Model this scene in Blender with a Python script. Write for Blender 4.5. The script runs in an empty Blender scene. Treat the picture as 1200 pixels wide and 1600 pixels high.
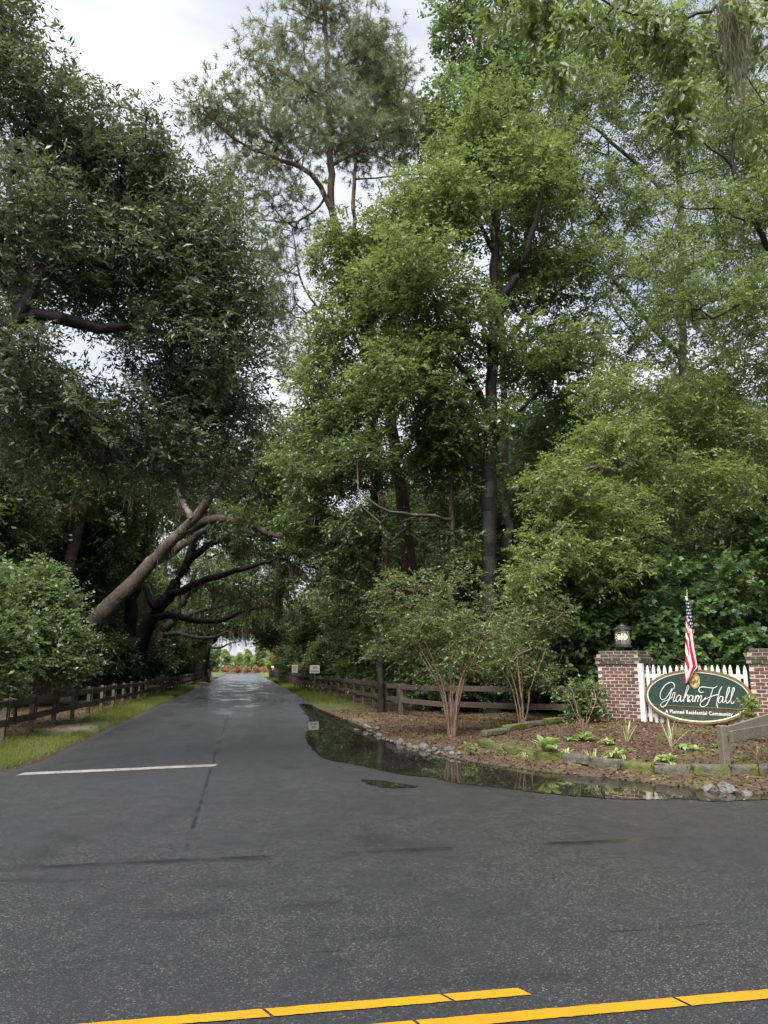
import bpy, math, random
import numpy as np
from mathutils import Vector, Matrix

# ------------------------------------------------------------------ camera, sky, sun, exposure
SC = bpy.context.scene
COL = SC.collection
F_PX, HZ, CAM_H, VPX = 1156.0, 1040.0, 1.6, 380.0        # focal length in photo pixels, horizon row, eye height, road vanishing column
PITCH = math.atan((HZ - 800) / F_PX)

def ray0(px, py):
    a = (px - 600) / F_PX; b = -(py - 800) / F_PX
    return (a, math.cos(PITCH) - b * math.sin(PITCH), math.sin(PITCH) + b * math.cos(PITCH))
_r = ray0(VPX, HZ)
YAW = math.atan2(_r[0], _r[1])

cam = bpy.data.cameras.new('camera'); cam_o = bpy.data.objects.new('camera', cam); COL.objects.link(cam_o)
cam_o.location = (0, 0, CAM_H); cam_o.rotation_euler = (math.pi / 2 + PITCH, 0, YAW)
cam.sensor_fit = 'VERTICAL'; cam.sensor_height = 36.0; cam.sensor_width = 27.0
cam.lens = F_PX / 1600 * 36.0; cam.clip_start = 0.05; cam.clip_end = 2000
SC.camera = cam_o

SUN_DIR = Vector((-0.34, -0.46, 0.82)).normalized()          # towards the sun, behind thin cloud
w = bpy.data.worlds.new('World'); SC.world = w; w.use_nodes = True
nt = w.node_tree; nt.nodes.clear()
out = nt.nodes.new('ShaderNodeOutputWorld'); bg = nt.nodes.new('ShaderNodeBackground'); bg.inputs[1].default_value = 0.05
sky = nt.nodes.new('ShaderNodeTexSky'); sky.sky_type = 'NISHITA'; sky.sun_disc = False
sky.sun_elevation = math.asin(SUN_DIR.z); sky.sun_rotation = math.atan2(SUN_DIR.x, SUN_DIR.y)
sky.air_density = 1.0; sky.dust_density = 2.0
tc = nt.nodes.new('ShaderNodeTexCoord')
mp = nt.nodes.new('ShaderNodeMapping'); mp.inputs['Scale'].default_value = (1.0, 1.0, 1.9); mp.inputs['Location'].default_value = (0.35, 0.1, 0.55)
n1 = nt.nodes.new('ShaderNodeTexNoise'); n1.inputs['Scale'].default_value = 2.2; n1.inputs['Detail'].default_value = 7; n1.inputs['Roughness'].default_value = 0.5
n1.inputs['Distortion'].default_value = 0.35
rp = nt.nodes.new('ShaderNodeValToRGB')
rp.color_ramp.elements[0].position = 0.43; rp.color_ramp.elements[0].color = (1.50, 1.62, 1.95, 1)
rp.color_ramp.elements[1].position = 0.66; rp.color_ramp.elements[1].color = (3.35, 3.42, 3.55, 1)
mxs = nt.nodes.new('ShaderNodeMix'); mxs.data_type = 'RGBA'; mxs.inputs[0].default_value = 0.9
nt.links.new(tc.outputs['Generated'], mp.inputs[0]); nt.links.new(mp.outputs[0], n1.inputs['Vector'])
nt.links.new(n1.outputs['Fac'], rp.inputs[0]); nt.links.new(sky.outputs[0], mxs.inputs[6]); nt.links.new(rp.outputs[0], mxs.inputs[7])
nt.links.new(mxs.outputs[2], bg.inputs[0]); nt.links.new(bg.outputs[0], out.inputs[0])

sl = bpy.data.lights.new('sun', 'SUN'); sl.energy = 1.5; sl.angle = math.radians(55); sl.color = (1.0, 0.97, 0.92)
so = bpy.data.objects.new('sun', sl); COL.objects.link(so)
so.rotation_euler = SUN_DIR.to_track_quat('Z', 'Y').to_euler(); so.location = (0, 0, 60)

SC.render.engine = 'CYCLES'
SC.view_settings.view_transform = 'Standard'; SC.view_settings.look = 'None'
SC.view_settings.exposure = 3.0; SC.view_settings.gamma = 1.0; SC.view_settings.use_curve_mapping = False
cy = SC.cycles
cy.use_denoising = True; cy.max_bounces = 6; cy.diffuse_bounces = 4; cy.glossy_bounces = 3; cy.transmission_bounces = 4
cy.transparent_max_bounces = 6; cy.caustics_reflective = False; cy.caustics_refractive = False
cy.use_adaptive_sampling = True; cy.adaptive_threshold = 0.02

RNG = np.random.default_rng(7)

# ------------------------------------------------------------------ pixels to places
def ray(px, py):
    x, y, z = ray0(px, py); c, s = math.cos(YAW), math.sin(YAW)
    return np.array((c * x - s * y, s * x + c * y, z))
def P(px, py, Y):
    """point on the ray through a photo pixel at the distance Y along the road"""
    d = ray(px, py); t = Y / d[1]
    return np.array((d[0] * t, Y, CAM_H + d[2] * t))
def mpp(px, py, Y):
    return (Y / ray(px, py)[1]) / F_PX
def G(px, py, z=0.0):
    d = ray(px, py); t = (z - CAM_H) / d[2]
    return np.array((d[0] * t, d[1] * t))

# ------------------------------------------------------------------ materials
def newmat(name):
    m = bpy.data.materials.new(name); m.use_nodes = True
    nt = m.node_tree; nt.nodes.clear()
    o = nt.nodes.new('ShaderNodeOutputMaterial')
    return m, nt, o
class N:
    """tiny node helper"""
    def __init__(s, nt): s.nt = nt
    def add(s, t, **kw):
        n = s.nt.nodes.new(t)
        for k, v in kw.items():
            if k.startswith('i_'):
                key = k[2:]; key = int(key) if key.isdigit() else key.replace('_', ' ')
                inp = n.inputs[key]
                if isinstance(v, bpy.types.NodeSocket): s.nt.links.new(v, inp)
                else: inp.default_value = v
            else: setattr(n, k, v)
        return n
    def pos(s): return s.add('ShaderNodeNewGeometry').outputs['Position']
    def obj(s): return s.add('ShaderNodeTexCoord').outputs['Object']
    def noise(s, vec, scale, detail=4, rough=0.55, dist=0.0):
        return s.add('ShaderNodeTexNoise', i_Vector=vec, i_Scale=scale, i_Detail=detail, i_Roughness=rough, i_Distortion=dist).outputs['Fac']
    def ramp(s, fac, *stops):
        n = s.add('ShaderNodeValToRGB', i_0=fac); e = n.color_ramp.elements
        while len(e) < len(stops): e.new(0.5)
        for k, (p, c) in enumerate(stops):
            e[k].position = p; e[k].color = (*c, 1) if not isinstance(c, (int, float)) else (c, c, c, 1)
        return n.outputs[0]
    def m(s, op, a, b=0.0, clamp=False):
        n = s.add('ShaderNodeMath', operation=op, use_clamp=clamp, i_0=a, i_1=b); return n.outputs[0]
    def mix(s, fac, a, b):
        n = s.add('ShaderNodeMix', data_type='RGBA', i_0=fac)
        for k, v in ((6, a), (7, b)):
            if isinstance(v, bpy.types.NodeSocket): s.nt.links.new(v, n.inputs[k])
            else: n.inputs[k].default_value = (*v, 1)
        return n.outputs[2]
    def scale(s, vec, sc):
        return s.add('ShaderNodeMapping', i_0=vec, i_Scale=sc).outputs[0]
    def sep(s, vec): return s.add('ShaderNodeSeparateXYZ', i_0=vec).outputs
    def step(s, v, lo, hi):
        return s.add('ShaderNodeMapRange', interpolation_type='SMOOTHSTEP', i_0=v, i_1=lo, i_2=hi, i_3=0.0, i_4=1.0).outputs[0]
    def bump(s, h, strength, dist):
        return s.add('ShaderNodeBump', i_Strength=strength, i_Distance=dist, i_Height=h).outputs[0]
    def bsdf(s, col, rough=0.6, normal=None, spec=0.4, **kw):
        n = s.add('ShaderNodeBsdfPrincipled', **kw)
        for key, v in (('Base Color', col), ('Roughness', rough), ('Specular IOR Level', spec)):
            if isinstance(v, bpy.types.NodeSocket): s.nt.links.new(v, n.inputs[key])
            elif isinstance(v, tuple): n.inputs[key].default_value = (*v, 1)
            else: n.inputs[key].default_value = v
        if normal is not None: s.nt.links.new(normal, n.inputs['Normal'])
        return n

def leafmat(name, dark, mid, light, trans=0.35, rough=0.42, spec=0.5, blue=1.25):
    m, nt, o = newmat(name); n = N(nt); trans = min(0.5, trans + 0.08)
    dark, mid, light = (tuple(min(0.6, q * k) for q, k in zip(t, (1.27, 1.23, 1.25 * blue))) for t in (dark, mid, light))
    a = n.add('ShaderNodeAttribute', attribute_name='tint').outputs['Fac']
    c = n.ramp(a, (0.0, dark), (0.5, mid), (1.0, light))
    b = n.bsdf(c, rough, None, spec)
    t = n.add('ShaderNodeBsdfTranslucent')
    c2 = n.mix(0.55, c, tuple(x * k for x, k in zip(light, (1.18, 1.25, 0.75))))
    nt.links.new(c2, t.inputs[0])
    mx = n.add('ShaderNodeMixShader', i_0=trans); nt.links.new(b.outputs[0], mx.inputs[1]); nt.links.new(t.outputs[0], mx.inputs[2])
    nt.links.new(mx.outputs[0], o.inputs[0]); return m
def barkmat(name, dark, light, scale=6.0, lichen=None, rough=0.8):
    m, nt, o = newmat(name); n = N(nt); p = n.obj()
    s = n.scale(p, (scale, scale, scale * 0.22))
    h = n.noise(s, 3.0, 6, 0.65, 0.6)
    c = n.ramp(h, (0.3, dark), (0.7, light))
    if lichen:
        c = n.mix(n.step(n.noise(p, 2.1, 5, 0.6), 0.55, 0.66), c, lichen)
    b = n.bsdf(c, rough, n.bump(h, 0.7, 0.05), 0.18)
    nt.links.new(b.outputs[0], o.inputs[0]); return m
def plain(name, col, rough=0.6, spec=0.4, var=0.25, scale=8.0, bump=0.0, metal=0.0):
    m, nt, o = newmat(name); n = N(nt); p = n.obj()
    h = n.noise(p, scale, 5, 0.6)
    c = n.ramp(h, (0.25, tuple(x * (1 - var) for x in col)), (0.75, tuple(min(1, x * (1 + var)) for x in col)))
    b = n.bsdf(c, rough, n.bump(h, bump, 0.01) if bump else None, spec)
    b.inputs['Metallic'].default_value = metal
    nt.links.new(b.outputs[0], o.inputs[0]); return m

M = {}
M['oak_dark'] = leafmat('oak_dark_leaf', (0.026, 0.040, 0.020), (0.062, 0.086, 0.044), (0.115, 0.140, 0.080), 0.26, 0.38, 0.6, blue=0.95)
M['live_oak'] = leafmat('live_oak_leaf', (0.028, 0.046, 0.015), (0.060, 0.090, 0.026), (0.105, 0.140, 0.040), 0.30)
M['oak_light'] = leafmat('oak_light_leaf', (0.050, 0.078, 0.020), (0.088, 0.125, 0.032), (0.130, 0.170, 0.048), 0.40)
M['willow_oak'] = leafmat('willow_oak_leaf', (0.055, 0.085, 0.018), (0.105, 0.145, 0.032), (0.165, 0.200, 0.050), 0.40)
M['sweetgum'] = leafmat('sweetgum_leaf', (0.045, 0.085, 0.028), (0.080, 0.130, 0.042), (0.115, 0.165, 0.055), 0.42)
M['maple'] = leafmat('maple_leaf', (0.026, 0.055, 0.016), (0.052, 0.098, 0.026), (0.095, 0.150, 0.036), 0.34)
M['wood'] = leafmat('woodland_leaf', (0.024, 0.042, 0.012), (0.050, 0.078, 0.021), (0.090, 0.125, 0.032), 0.34)
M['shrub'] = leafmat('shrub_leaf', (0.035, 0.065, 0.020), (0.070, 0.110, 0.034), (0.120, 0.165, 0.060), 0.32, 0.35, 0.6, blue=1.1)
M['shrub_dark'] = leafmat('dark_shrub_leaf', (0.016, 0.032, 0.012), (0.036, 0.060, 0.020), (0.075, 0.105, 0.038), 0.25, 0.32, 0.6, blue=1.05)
M['myrtle'] = leafmat('crape_myrtle_leaf', (0.045, 0.070, 0.022), (0.085, 0.120, 0.042), (0.150, 0.180, 0.085), 0.35, blue=1.0)
M['near_leaf'] = leafmat('broad_leaf', (0.060, 0.090, 0.020), (0.100, 0.140, 0.032), (0.150, 0.185, 0.050), 0.45)
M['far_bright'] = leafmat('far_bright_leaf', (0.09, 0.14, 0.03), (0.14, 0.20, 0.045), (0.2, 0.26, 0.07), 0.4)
M['pine'] = leafmat('pine_needle', (0.060, 0.078, 0.040), (0.105, 0.130, 0.070), (0.160, 0.185, 0.100), 0.32, 0.5, blue=1.0)  # grey-green needles, colour lightened in place of haze
M['moss'] = leafmat('spanish_moss', (0.060, 0.060, 0.042), (0.110, 0.112, 0.075), (0.17, 0.172, 0.12), 0.35, 0.9, 0.1, blue=0.9)
M['hosta'] = leafmat('hosta_leaf', (0.06, 0.12, 0.03), (0.12, 0.20, 0.05), (0.35, 0.38, 0.18), 0.3, blue=1.0)
M['spider'] = leafmat('pale_blade', (0.10, 0.15, 0.06), (0.25, 0.28, 0.14), (0.45, 0.45, 0.28), 0.3, blue=1.0)
M['grass'] = leafmat('grass_blade', (0.050, 0.066, 0.016), (0.095, 0.122, 0.026), (0.165, 0.175, 0.055), 0.4, 0.6, 0.2, blue=1.0)
M['litter'] = leafmat('fallen_leaf', (0.024, 0.013, 0.009), (0.062, 0.032, 0.021), (0.14, 0.092, 0.062), 0.05, 0.6, 0.3, blue=0.85)
M['orange_leaf'] = leafmat('orange_leaf', (0.16, 0.07, 0.04), (0.26, 0.12, 0.07), (0.34, 0.20, 0.12), 0.4, blue=1.0)
M['red_leaf'] = leafmat('rust_leaf', (0.09, 0.03, 0.015), (0.16, 0.055, 0.02), (0.24, 0.10, 0.03), 0.35, blue=1.0)
M['bark_oak'] = barkmat('live_oak_bark', (0.030, 0.024, 0.020), (0.125, 0.098, 0.080), 5.0, (0.16, 0.15, 0.13))
M['bark_dark'] = barkmat('wet_dark_bark', (0.006, 0.0055, 0.005), (0.024, 0.021, 0.018), 6.0, None, 0.6)
M['bark_pine'] = barkmat('pine_bark', (0.045, 0.030, 0.024), (0.150, 0.098, 0.075), 7.0)
M['bark_grey'] = barkmat('grey_bark', (0.060, 0.055, 0.045), (0.18, 0.165, 0.14), 6.0, (0.22, 0.23, 0.19))
M['bark_myrtle'] = barkmat('crape_myrtle_bark', (0.075, 0.045, 0.030), (0.26, 0.17, 0.115), 9.0)

# ------------------------------------------------------------------ mesh helpers
def link(o, parent=None, loc=None):
    COL.objects.link(o)
    if parent is not None: o.parent = parent
    if loc is not None: o.location = loc
    return o
def mesh_np(name, V, loops, starts, tint=None, mat=None, smooth=False):
    V = np.ascontiguousarray(V, np.float32).reshape(-1, 3)
    me = bpy.data.meshes.new(name)
    me.vertices.add(len(V)); me.vertices.foreach_set('co', V.ravel())
    me.loops.add(len(loops)); me.loops.foreach_set('vertex_index', np.asarray(loops, np.int32))
    me.polygons.add(len(starts)); me.polygons.foreach_set('loop_start', np.asarray(starts, np.int32))
    if tint is not None:
        a = me.attributes.new('tint', 'FLOAT', 'FACE'); a.data.foreach_set('value', np.asarray(tint, np.float32))
    if smooth: me.polygons.foreach_set('use_smooth', np.ones(len(starts), bool))
    if mat: me.materials.append(mat)
    me.update(calc_edges=True)
    return me
def mesh_py(name, v, f, mat, smooth=False):
    me = bpy.data.meshes.new(name); me.from_pydata([tuple(map(float, q)) for q in v], [], f)
    if smooth: me.polygons.foreach_set('use_smooth', np.ones(len(me.polygons), bool))
    me.materials.append(mat); me.update(); return me
def obj(name, me, parent=None, loc=None, rot=None, label=None, cat=None, group=None, kind=None):
    o = bpy.data.objects.new(name, me); link(o, parent, loc)
    if rot is not None: o.rotation_euler = rot
    tag(o, label, cat, group, kind); return o
def tag(o, label=None, cat=None, group=None, kind=None):
    for k, v in (('label', label), ('category', cat), ('group', group), ('kind', kind)):
        if v: o[k] = v
    return o
def thing(name, label, cat, loc=(0, 0, 0), rotz=0.0, group=None):
    o = bpy.data.objects.new(name, None); o.empty_display_size = 0.2
    link(o, None, tuple(map(float, loc))); o.rotation_euler = (0, 0, rotz)
    return tag(o, label, cat, group)
class MB:
    def __init__(s): s.v = []; s.f = []
    def box(s, c, d, R=None, ch=0.0):
        """box centred at c with full sizes d; ch = chamfered corners"""
        k = len(s.v); c = np.array(c, float); h = np.array(d, float) / 2
        if ch <= 0:
            pts = [np.array((x, y, z)) * h for z in (-1, 1) for y in (-1, 1) for x in (-1, 1)]
            fs = [(0, 2, 3, 1), (4, 5, 7, 6), (0, 1, 5, 4), (2, 6, 7, 3), (0, 4, 6, 2), (1, 3, 7, 5)]
        else:
            pts = []; idx = {}
            for sx in (-1, 1):
                for sy in (-1, 1):
                    for sz in (-1, 1):
                        for ax in range(3):
                            p = np.array((sx, sy, sz)) * (h - ch); p[ax] = (sx, sy, sz)[ax] * h[ax]
                            idx[(sx, sy, sz, ax)] = len(pts); pts.append(p)
            fs = []
            I = idx
            for ax in range(3):
                u, w = [(1, 2), (2, 0), (0, 1)][ax]
                for sg in (-1, 1):
                    q = []
                    for (a, b) in ((-1, -1), (1, -1), (1, 1), (-1, 1)):
                        t = [0, 0, 0]; t[ax] = sg; t[u] = a; t[w] = b; q.append(I[(*t, ax)])
                    fs.append(tuple(q if sg > 0 else q[::-1]))
                for a in (-1, 1):
                    for b in (-1, 1):
                        t0 = [0, 0, 0]; t0[u] = a; t0[w] = b; t1 = list(t0); t0[ax] = -1; t1[ax] = 1
                        q = (I[(*t0, u)], I[(*t1, u)], I[(*t1, w)], I[(*t0, w)])
                        fs.append(q if a * b < 0 else q[::-1])
            for sx in (-1, 1):
                for sy in (-1, 1):
                    for sz in (-1, 1):
                        q = tuple(I[(sx, sy, sz, a)] for a in range(3)); fs.append(q if sx * sy * sz > 0 else q[::-1])
        for p in pts: s.v.append((R @ p if R is not None else p) + c)
        s.f += [tuple(i + k for i in f) for f in fs]; return s
    def tube(s, pts, rad, sides=8, cap=True):
        pts = [np.array(p, float) for p in pts]; k = len(s.v); n = len(pts)
        rad = [rad] * n if isinstance(rad, (int, float)) else rad
        nrm = None
        for i, p in enumerate(pts):
            t = pts[min(i + 1, n - 1)] - pts[max(i - 1, 0)]; t /= (np.linalg.norm(t) + 1e-9)
            if nrm is None: nrm = np.cross(t, (0, 0, 1.0) if abs(t[2]) < 0.9 else (1.0, 0, 0))
            nrm = nrm - t * nrm.dot(t); nrm /= (np.linalg.norm(nrm) + 1e-9); b = np.cross(t, nrm)
            for j in range(sides):
                a = 2 * math.pi * j / sides; s.v.append(p + (nrm * math.cos(a) + b * math.sin(a)) * rad[i])
        for i in range(n - 1):
            for j in range(sides):
                j2 = (j + 1) % sides; s.f.append((k + i * sides + j, k + i * sides + j2, k + (i + 1) * sides + j2, k + (i + 1) * sides + j))
        if cap:
            s.f.append(tuple(k + j for j in range(sides))[::-1]); s.f.append(tuple(k + (n - 1) * sides + j for j in range(sides)))
        return s
    def lathe(s, prof, sides=16, c=(0, 0, 0), phase=0.0):
        k = len(s.v); c = np.array(c, float)
        for (r, z) in prof:
            for j in range(sides):
                a = 2 * math.pi * (j + phase) / sides; s.v.append(c + np.array((r * math.cos(a), r * math.sin(a), z)))
        for i in range(len(prof) - 1):
            for j in range(sides):
                j2 = (j + 1) % sides; s.f.append((k + i * sides + j, k + i * sides + j2, k + (i + 1) * sides + j2, k + (i + 1) * sides + j))
        s.f.append(tuple(k + j for j in range(sides))[::-1]); s.f.append(tuple(k + (len(prof) - 1) * sides + j for j in range(sides)))
        return s
    def mesh(s, name, mat, smooth=False): return mesh_py(name, s.v, s.f, mat, smooth)
    def build(s, name, mat, parent=None, smooth=False, **kw): return obj(name, s.mesh(name, mat, smooth), parent, **kw)

def catmull(pts, k=6):
    pts = [np.array(p, float) for p in pts]; out = []
    q = [2 * pts[0] - pts[1]] + pts + [2 * pts[-1] - pts[-2]]
    for i in range(1, len(q) - 2):
        a, b, c, d = q[i - 1:i + 3]
        for j in range(k):
            t = j / k
            out.append(0.5 * (2 * b + (c - a) * t + (2 * a - 5 * b + 4 * c - d) * t * t + (3 * b - a - 3 * c + d) * t ** 3))
    out.append(pts[-1]); return out
def unit(a): return a / (np.linalg.norm(a, axis=-1, keepdims=True) + 1e-9)

# ------------------------------------------------------------------ ground shape
far_edge = [G(*q) for q in ((430, 1068), (460, 1085), (490, 1106), (530, 1122), (556, 1134), (590, 1152), (640, 1170), (700, 1186), (760, 1196), (830, 1205), (900, 1213), (1000, 1224), (1100, 1236), (1165, 1243))]
R_EDGE = [np.array((2.95, 260.0)), np.array((2.95, 110.0))] + far_edge + [np.array((7.4, 8.6)), np.array((9.5, 8.35)), np.array((20, 8.3)), np.array((140, 8.3))]
L_EDGE = [np.array((-140, 8.0)), np.array((-12, 8.0)), np.array((-6.5, 8.8)), np.array((-4.3, 10.6)), np.array((-3.5, 12.4)), np.array((-3.26, 13.6)), np.array((-3.22, 19.0)), np.array((-3.22, 40)), np.array((-3.2, 110.0)), np.array((-3.2, 260.0))]
ROAD = np.array(L_EDGE + R_EDGE + [np.array((140, -7.0)), np.array((-140, -7.0))])
def road_sd(x, y):
    """signed distance to the paved area, positive outside"""
    x = np.asarray(x, float); y = np.asarray(y, float); d = np.full(x.shape, 1e9); ins = np.zeros(x.shape, bool)
    n = len(ROAD)
    for i in range(n):
        a = ROAD[i]; b = ROAD[(i + 1) % n]; e = b - a; L = e.dot(e)
        t = np.clip(((x - a[0]) * e[0] + (y - a[1]) * e[1]) / L, 0, 1)
        d = np.minimum(d, np.hypot(x - a[0] - t * e[0], y - a[1] - t * e[1]))
        c = (a[1] > y) != (b[1] > y)
        with np.errstate(divide='ignore', invalid='ignore'):
            xi = (b[0] - a[0]) * (y - a[1]) / (b[1] - a[1] + 1e-12) + a[0]
        ins ^= c & (x < xi)
    return np.where(ins, -d, d)
def wob(x, y):
    return (np.sin(x * 1.7 + y * 0.6) * np.cos(y * 1.3 - x * 0.4) * 0.5 + np.sin(x * 4.1 - y * 3.3) * 0.25 + np.sin(x * 0.31 + 2) * np.cos(y * 0.27))
# the raised bed in front of the sign
BED = np.array([G(754, 1173), G(800, 1185), G(850, 1195), G(905, 1201), G(960, 1208), G(1020, 1215), G(1080, 1221), G(1130, 1222), (9.2, 9.6), (13, 11), (13, 16), (9.2, 17.5), G(900, 1150), G(830, 1156)])
def poly_sd(PG, x, y):
    global ROAD
    keep = ROAD; ROAD = PG
    r = road_sd(x, y); ROAD = keep; return r
def sstep(v, a, b):
    t = np.clip((v - a) / (b - a), 0, 1); return t * t * (3 - 2 * t)
def gz(x, y):
    x = np.asarray(x, float); y = np.asarray(y, float); s = road_sd(x, y)
    left = x < 0
    z = np.where(left, -0.06 + 0.15 * sstep(s, -0.12, 0.16) + 0.012 * np.clip(s, 0, 6), -0.06 + 0.10 * sstep(s, -0.2, 0.3) + 0.030 * np.clip(s, 0, 5))
    z = z + 0.018 * wob(x, y) * sstep(s, 0.05, 0.8)
    b = -poly_sd(BED, x, y)
    z = z + 0.13 * sstep(b, -0.04, 0.05)
    return z
def GG(px, py):
    z = 0.0
    for _ in range(4):
        q = G(px, py, z); z = float(gz(q[0], q[1]))
    return np.array((q[0], q[1], z))

def axis(lo, hi, f0, f1, fine, grow=1.18):
    a = list(np.arange(f0, f1 + 1e-6, fine)); st = fine; v = f0
    left = []
    while v > lo: st *= grow; v -= st; left.append(v)
    st = fine; v = f1; right = []
    while v < hi: st *= grow; v += st; right.append(v)
    return np.array(left[::-1] + a + right)
xs = axis(-900, 900, -7, 13, 0.16); ys = axis(-400, 1500, 7, 26, 0.16, 1.10)
X, Y = np.meshgrid(xs, ys); Zg = gz(X, Y)
nx, ny = len(xs), len(ys)
ii = np.arange(nx * ny).reshape(ny, nx)
quads = np.stack([ii[:-1, :-1], ii[:-1, 1:], ii[1:, 1:], ii[1:, :-1]], -1).reshape(-1, 4)

def ground_mat():
    m, nt, o = newmat('ground_soil'); n = N(nt); p = n.pos(); x, y, z = n.sep(p)
    big = n.noise(p, 0.9, 5, 0.6, 0.4); fine = n.noise(p, 26, 4, 0.7); mid = n.noise(p, 5, 5, 0.65)
    litter = n.ramp(fine, (0.28, (0.018, 0.011, 0.008)), (0.5, (0.056, 0.032, 0.022)), (0.72, (0.115, 0.075, 0.052)))
    grass = n.ramp(n.noise(n.scale(p, (30, 30, 30)), 1.2, 4, 0.7), (0.3, (0.034, 0.042, 0.012)), (0.7, (0.105, 0.120, 0.034)))
    mossy = n.ramp(mid, (0.3, (0.045, 0.050, 0.014)), (0.7, (0.105, 0.115, 0.030)))
    sand = n.ramp(fine, (0.3, (0.14, 0.115, 0.095)), (0.7, (0.26, 0.22, 0.185)))
    # left strip of grass and, further on, a strip along both edges
    wx = n.m('ADD', x, n.m('MULTIPLY', n.m('SUBTRACT', big, 0.5), 1.3))
    lg = n.m('MULTIPLY', n.step(wx, -4.75, -4.45), n.m('SUBTRACT', 1.0, n.step(x, 0, 0.1)))
    rg = n.m('MULTIPLY', n.m('MULTIPLY', n.step(x, 2.0, 2.2), n.m('SUBTRACT', 1.0, n.step(wx, 4.0, 4.6))), n.step(n.m('ADD', y, n.m('MULTIPLY', big, 8)), 27, 36))
    fg = n.step(y, 112, 122)
    g = n.m('MAXIMUM', n.m('MAXIMUM', lg, rg), fg)
    c = n.mix(n.m('MULTIPLY', n.step(n.noise(p, 1.6, 5, 0.6), 0.47, 0.60), 0.8), litter, mossy)
    c = n.mix(g, c, grass)
    # bare sandy patches by the road
    d2 = n.add('ShaderNodeVectorMath', operation='DISTANCE', i_0=n.scale(p, (0.9, 0.34, 0)), i_1=(-4.1 * 0.9, 20.0 * 0.34, 0)).outputs['Value']
    c = n.mix(n.m('MULTIPLY', n.m('SUBTRACT', 1.0, n.step(n.m('ADD', d2, n.m('MULTIPLY', mid, 0.7)), 0.45, 0.95)), 0.85), c, sand)
    d3 = n.add('ShaderNodeVectorMath', operation='DISTANCE', i_0=n.scale(p, (0.8, 0.33, 0)), i_1=(3.35 * 0.8, 22.0 * 0.33, 0)).outputs['Value']
    c = n.mix(n.m('MULTIPLY', n.m('SUBTRACT', 1.0, n.step(n.m('ADD', d3, n.m('MULTIPLY', mid, 0.7)), 0.4, 1.0)), 0.7), c, n.mix(0.45, sand, litter))
    ed = n.add('ShaderNodeAttribute', attribute_name='edge').outputs['Fac']
    c = n.mix(n.m('SUBTRACT', 1.0, n.step(n.m('SUBTRACT', ed, n.m('MULTIPLY', n.m('SUBTRACT', mid, 0.4), 0.35)), 0.06, 0.24)), c, n.ramp(fine, (0.3, (0.022, 0.018, 0.013)), (0.7, (0.085, 0.066, 0.048))))
    h = n.m('ADD', fine, n.m('MULTIPLY', mid, 0.6))
    b = n.bsdf(c, 0.75, n.bump(h, 0.8, 0.03), 0.3)
    nt.links.new(b.outputs[0], o.inputs[0]); return m
_sd = road_sd(X, Y)
gm = mesh_np('ground', np.stack([X, Y, Zg], -1), quads.ravel(), np.arange(len(quads)) * 4, None, ground_mat(), True)
_a = gm.attributes.new('edge', 'FLOAT', 'POINT'); _a.data.foreach_set('value', np.clip(_sd, -1, 5).astype(np.float32).ravel())
obj('ground', gm, kind='structure')

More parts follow.
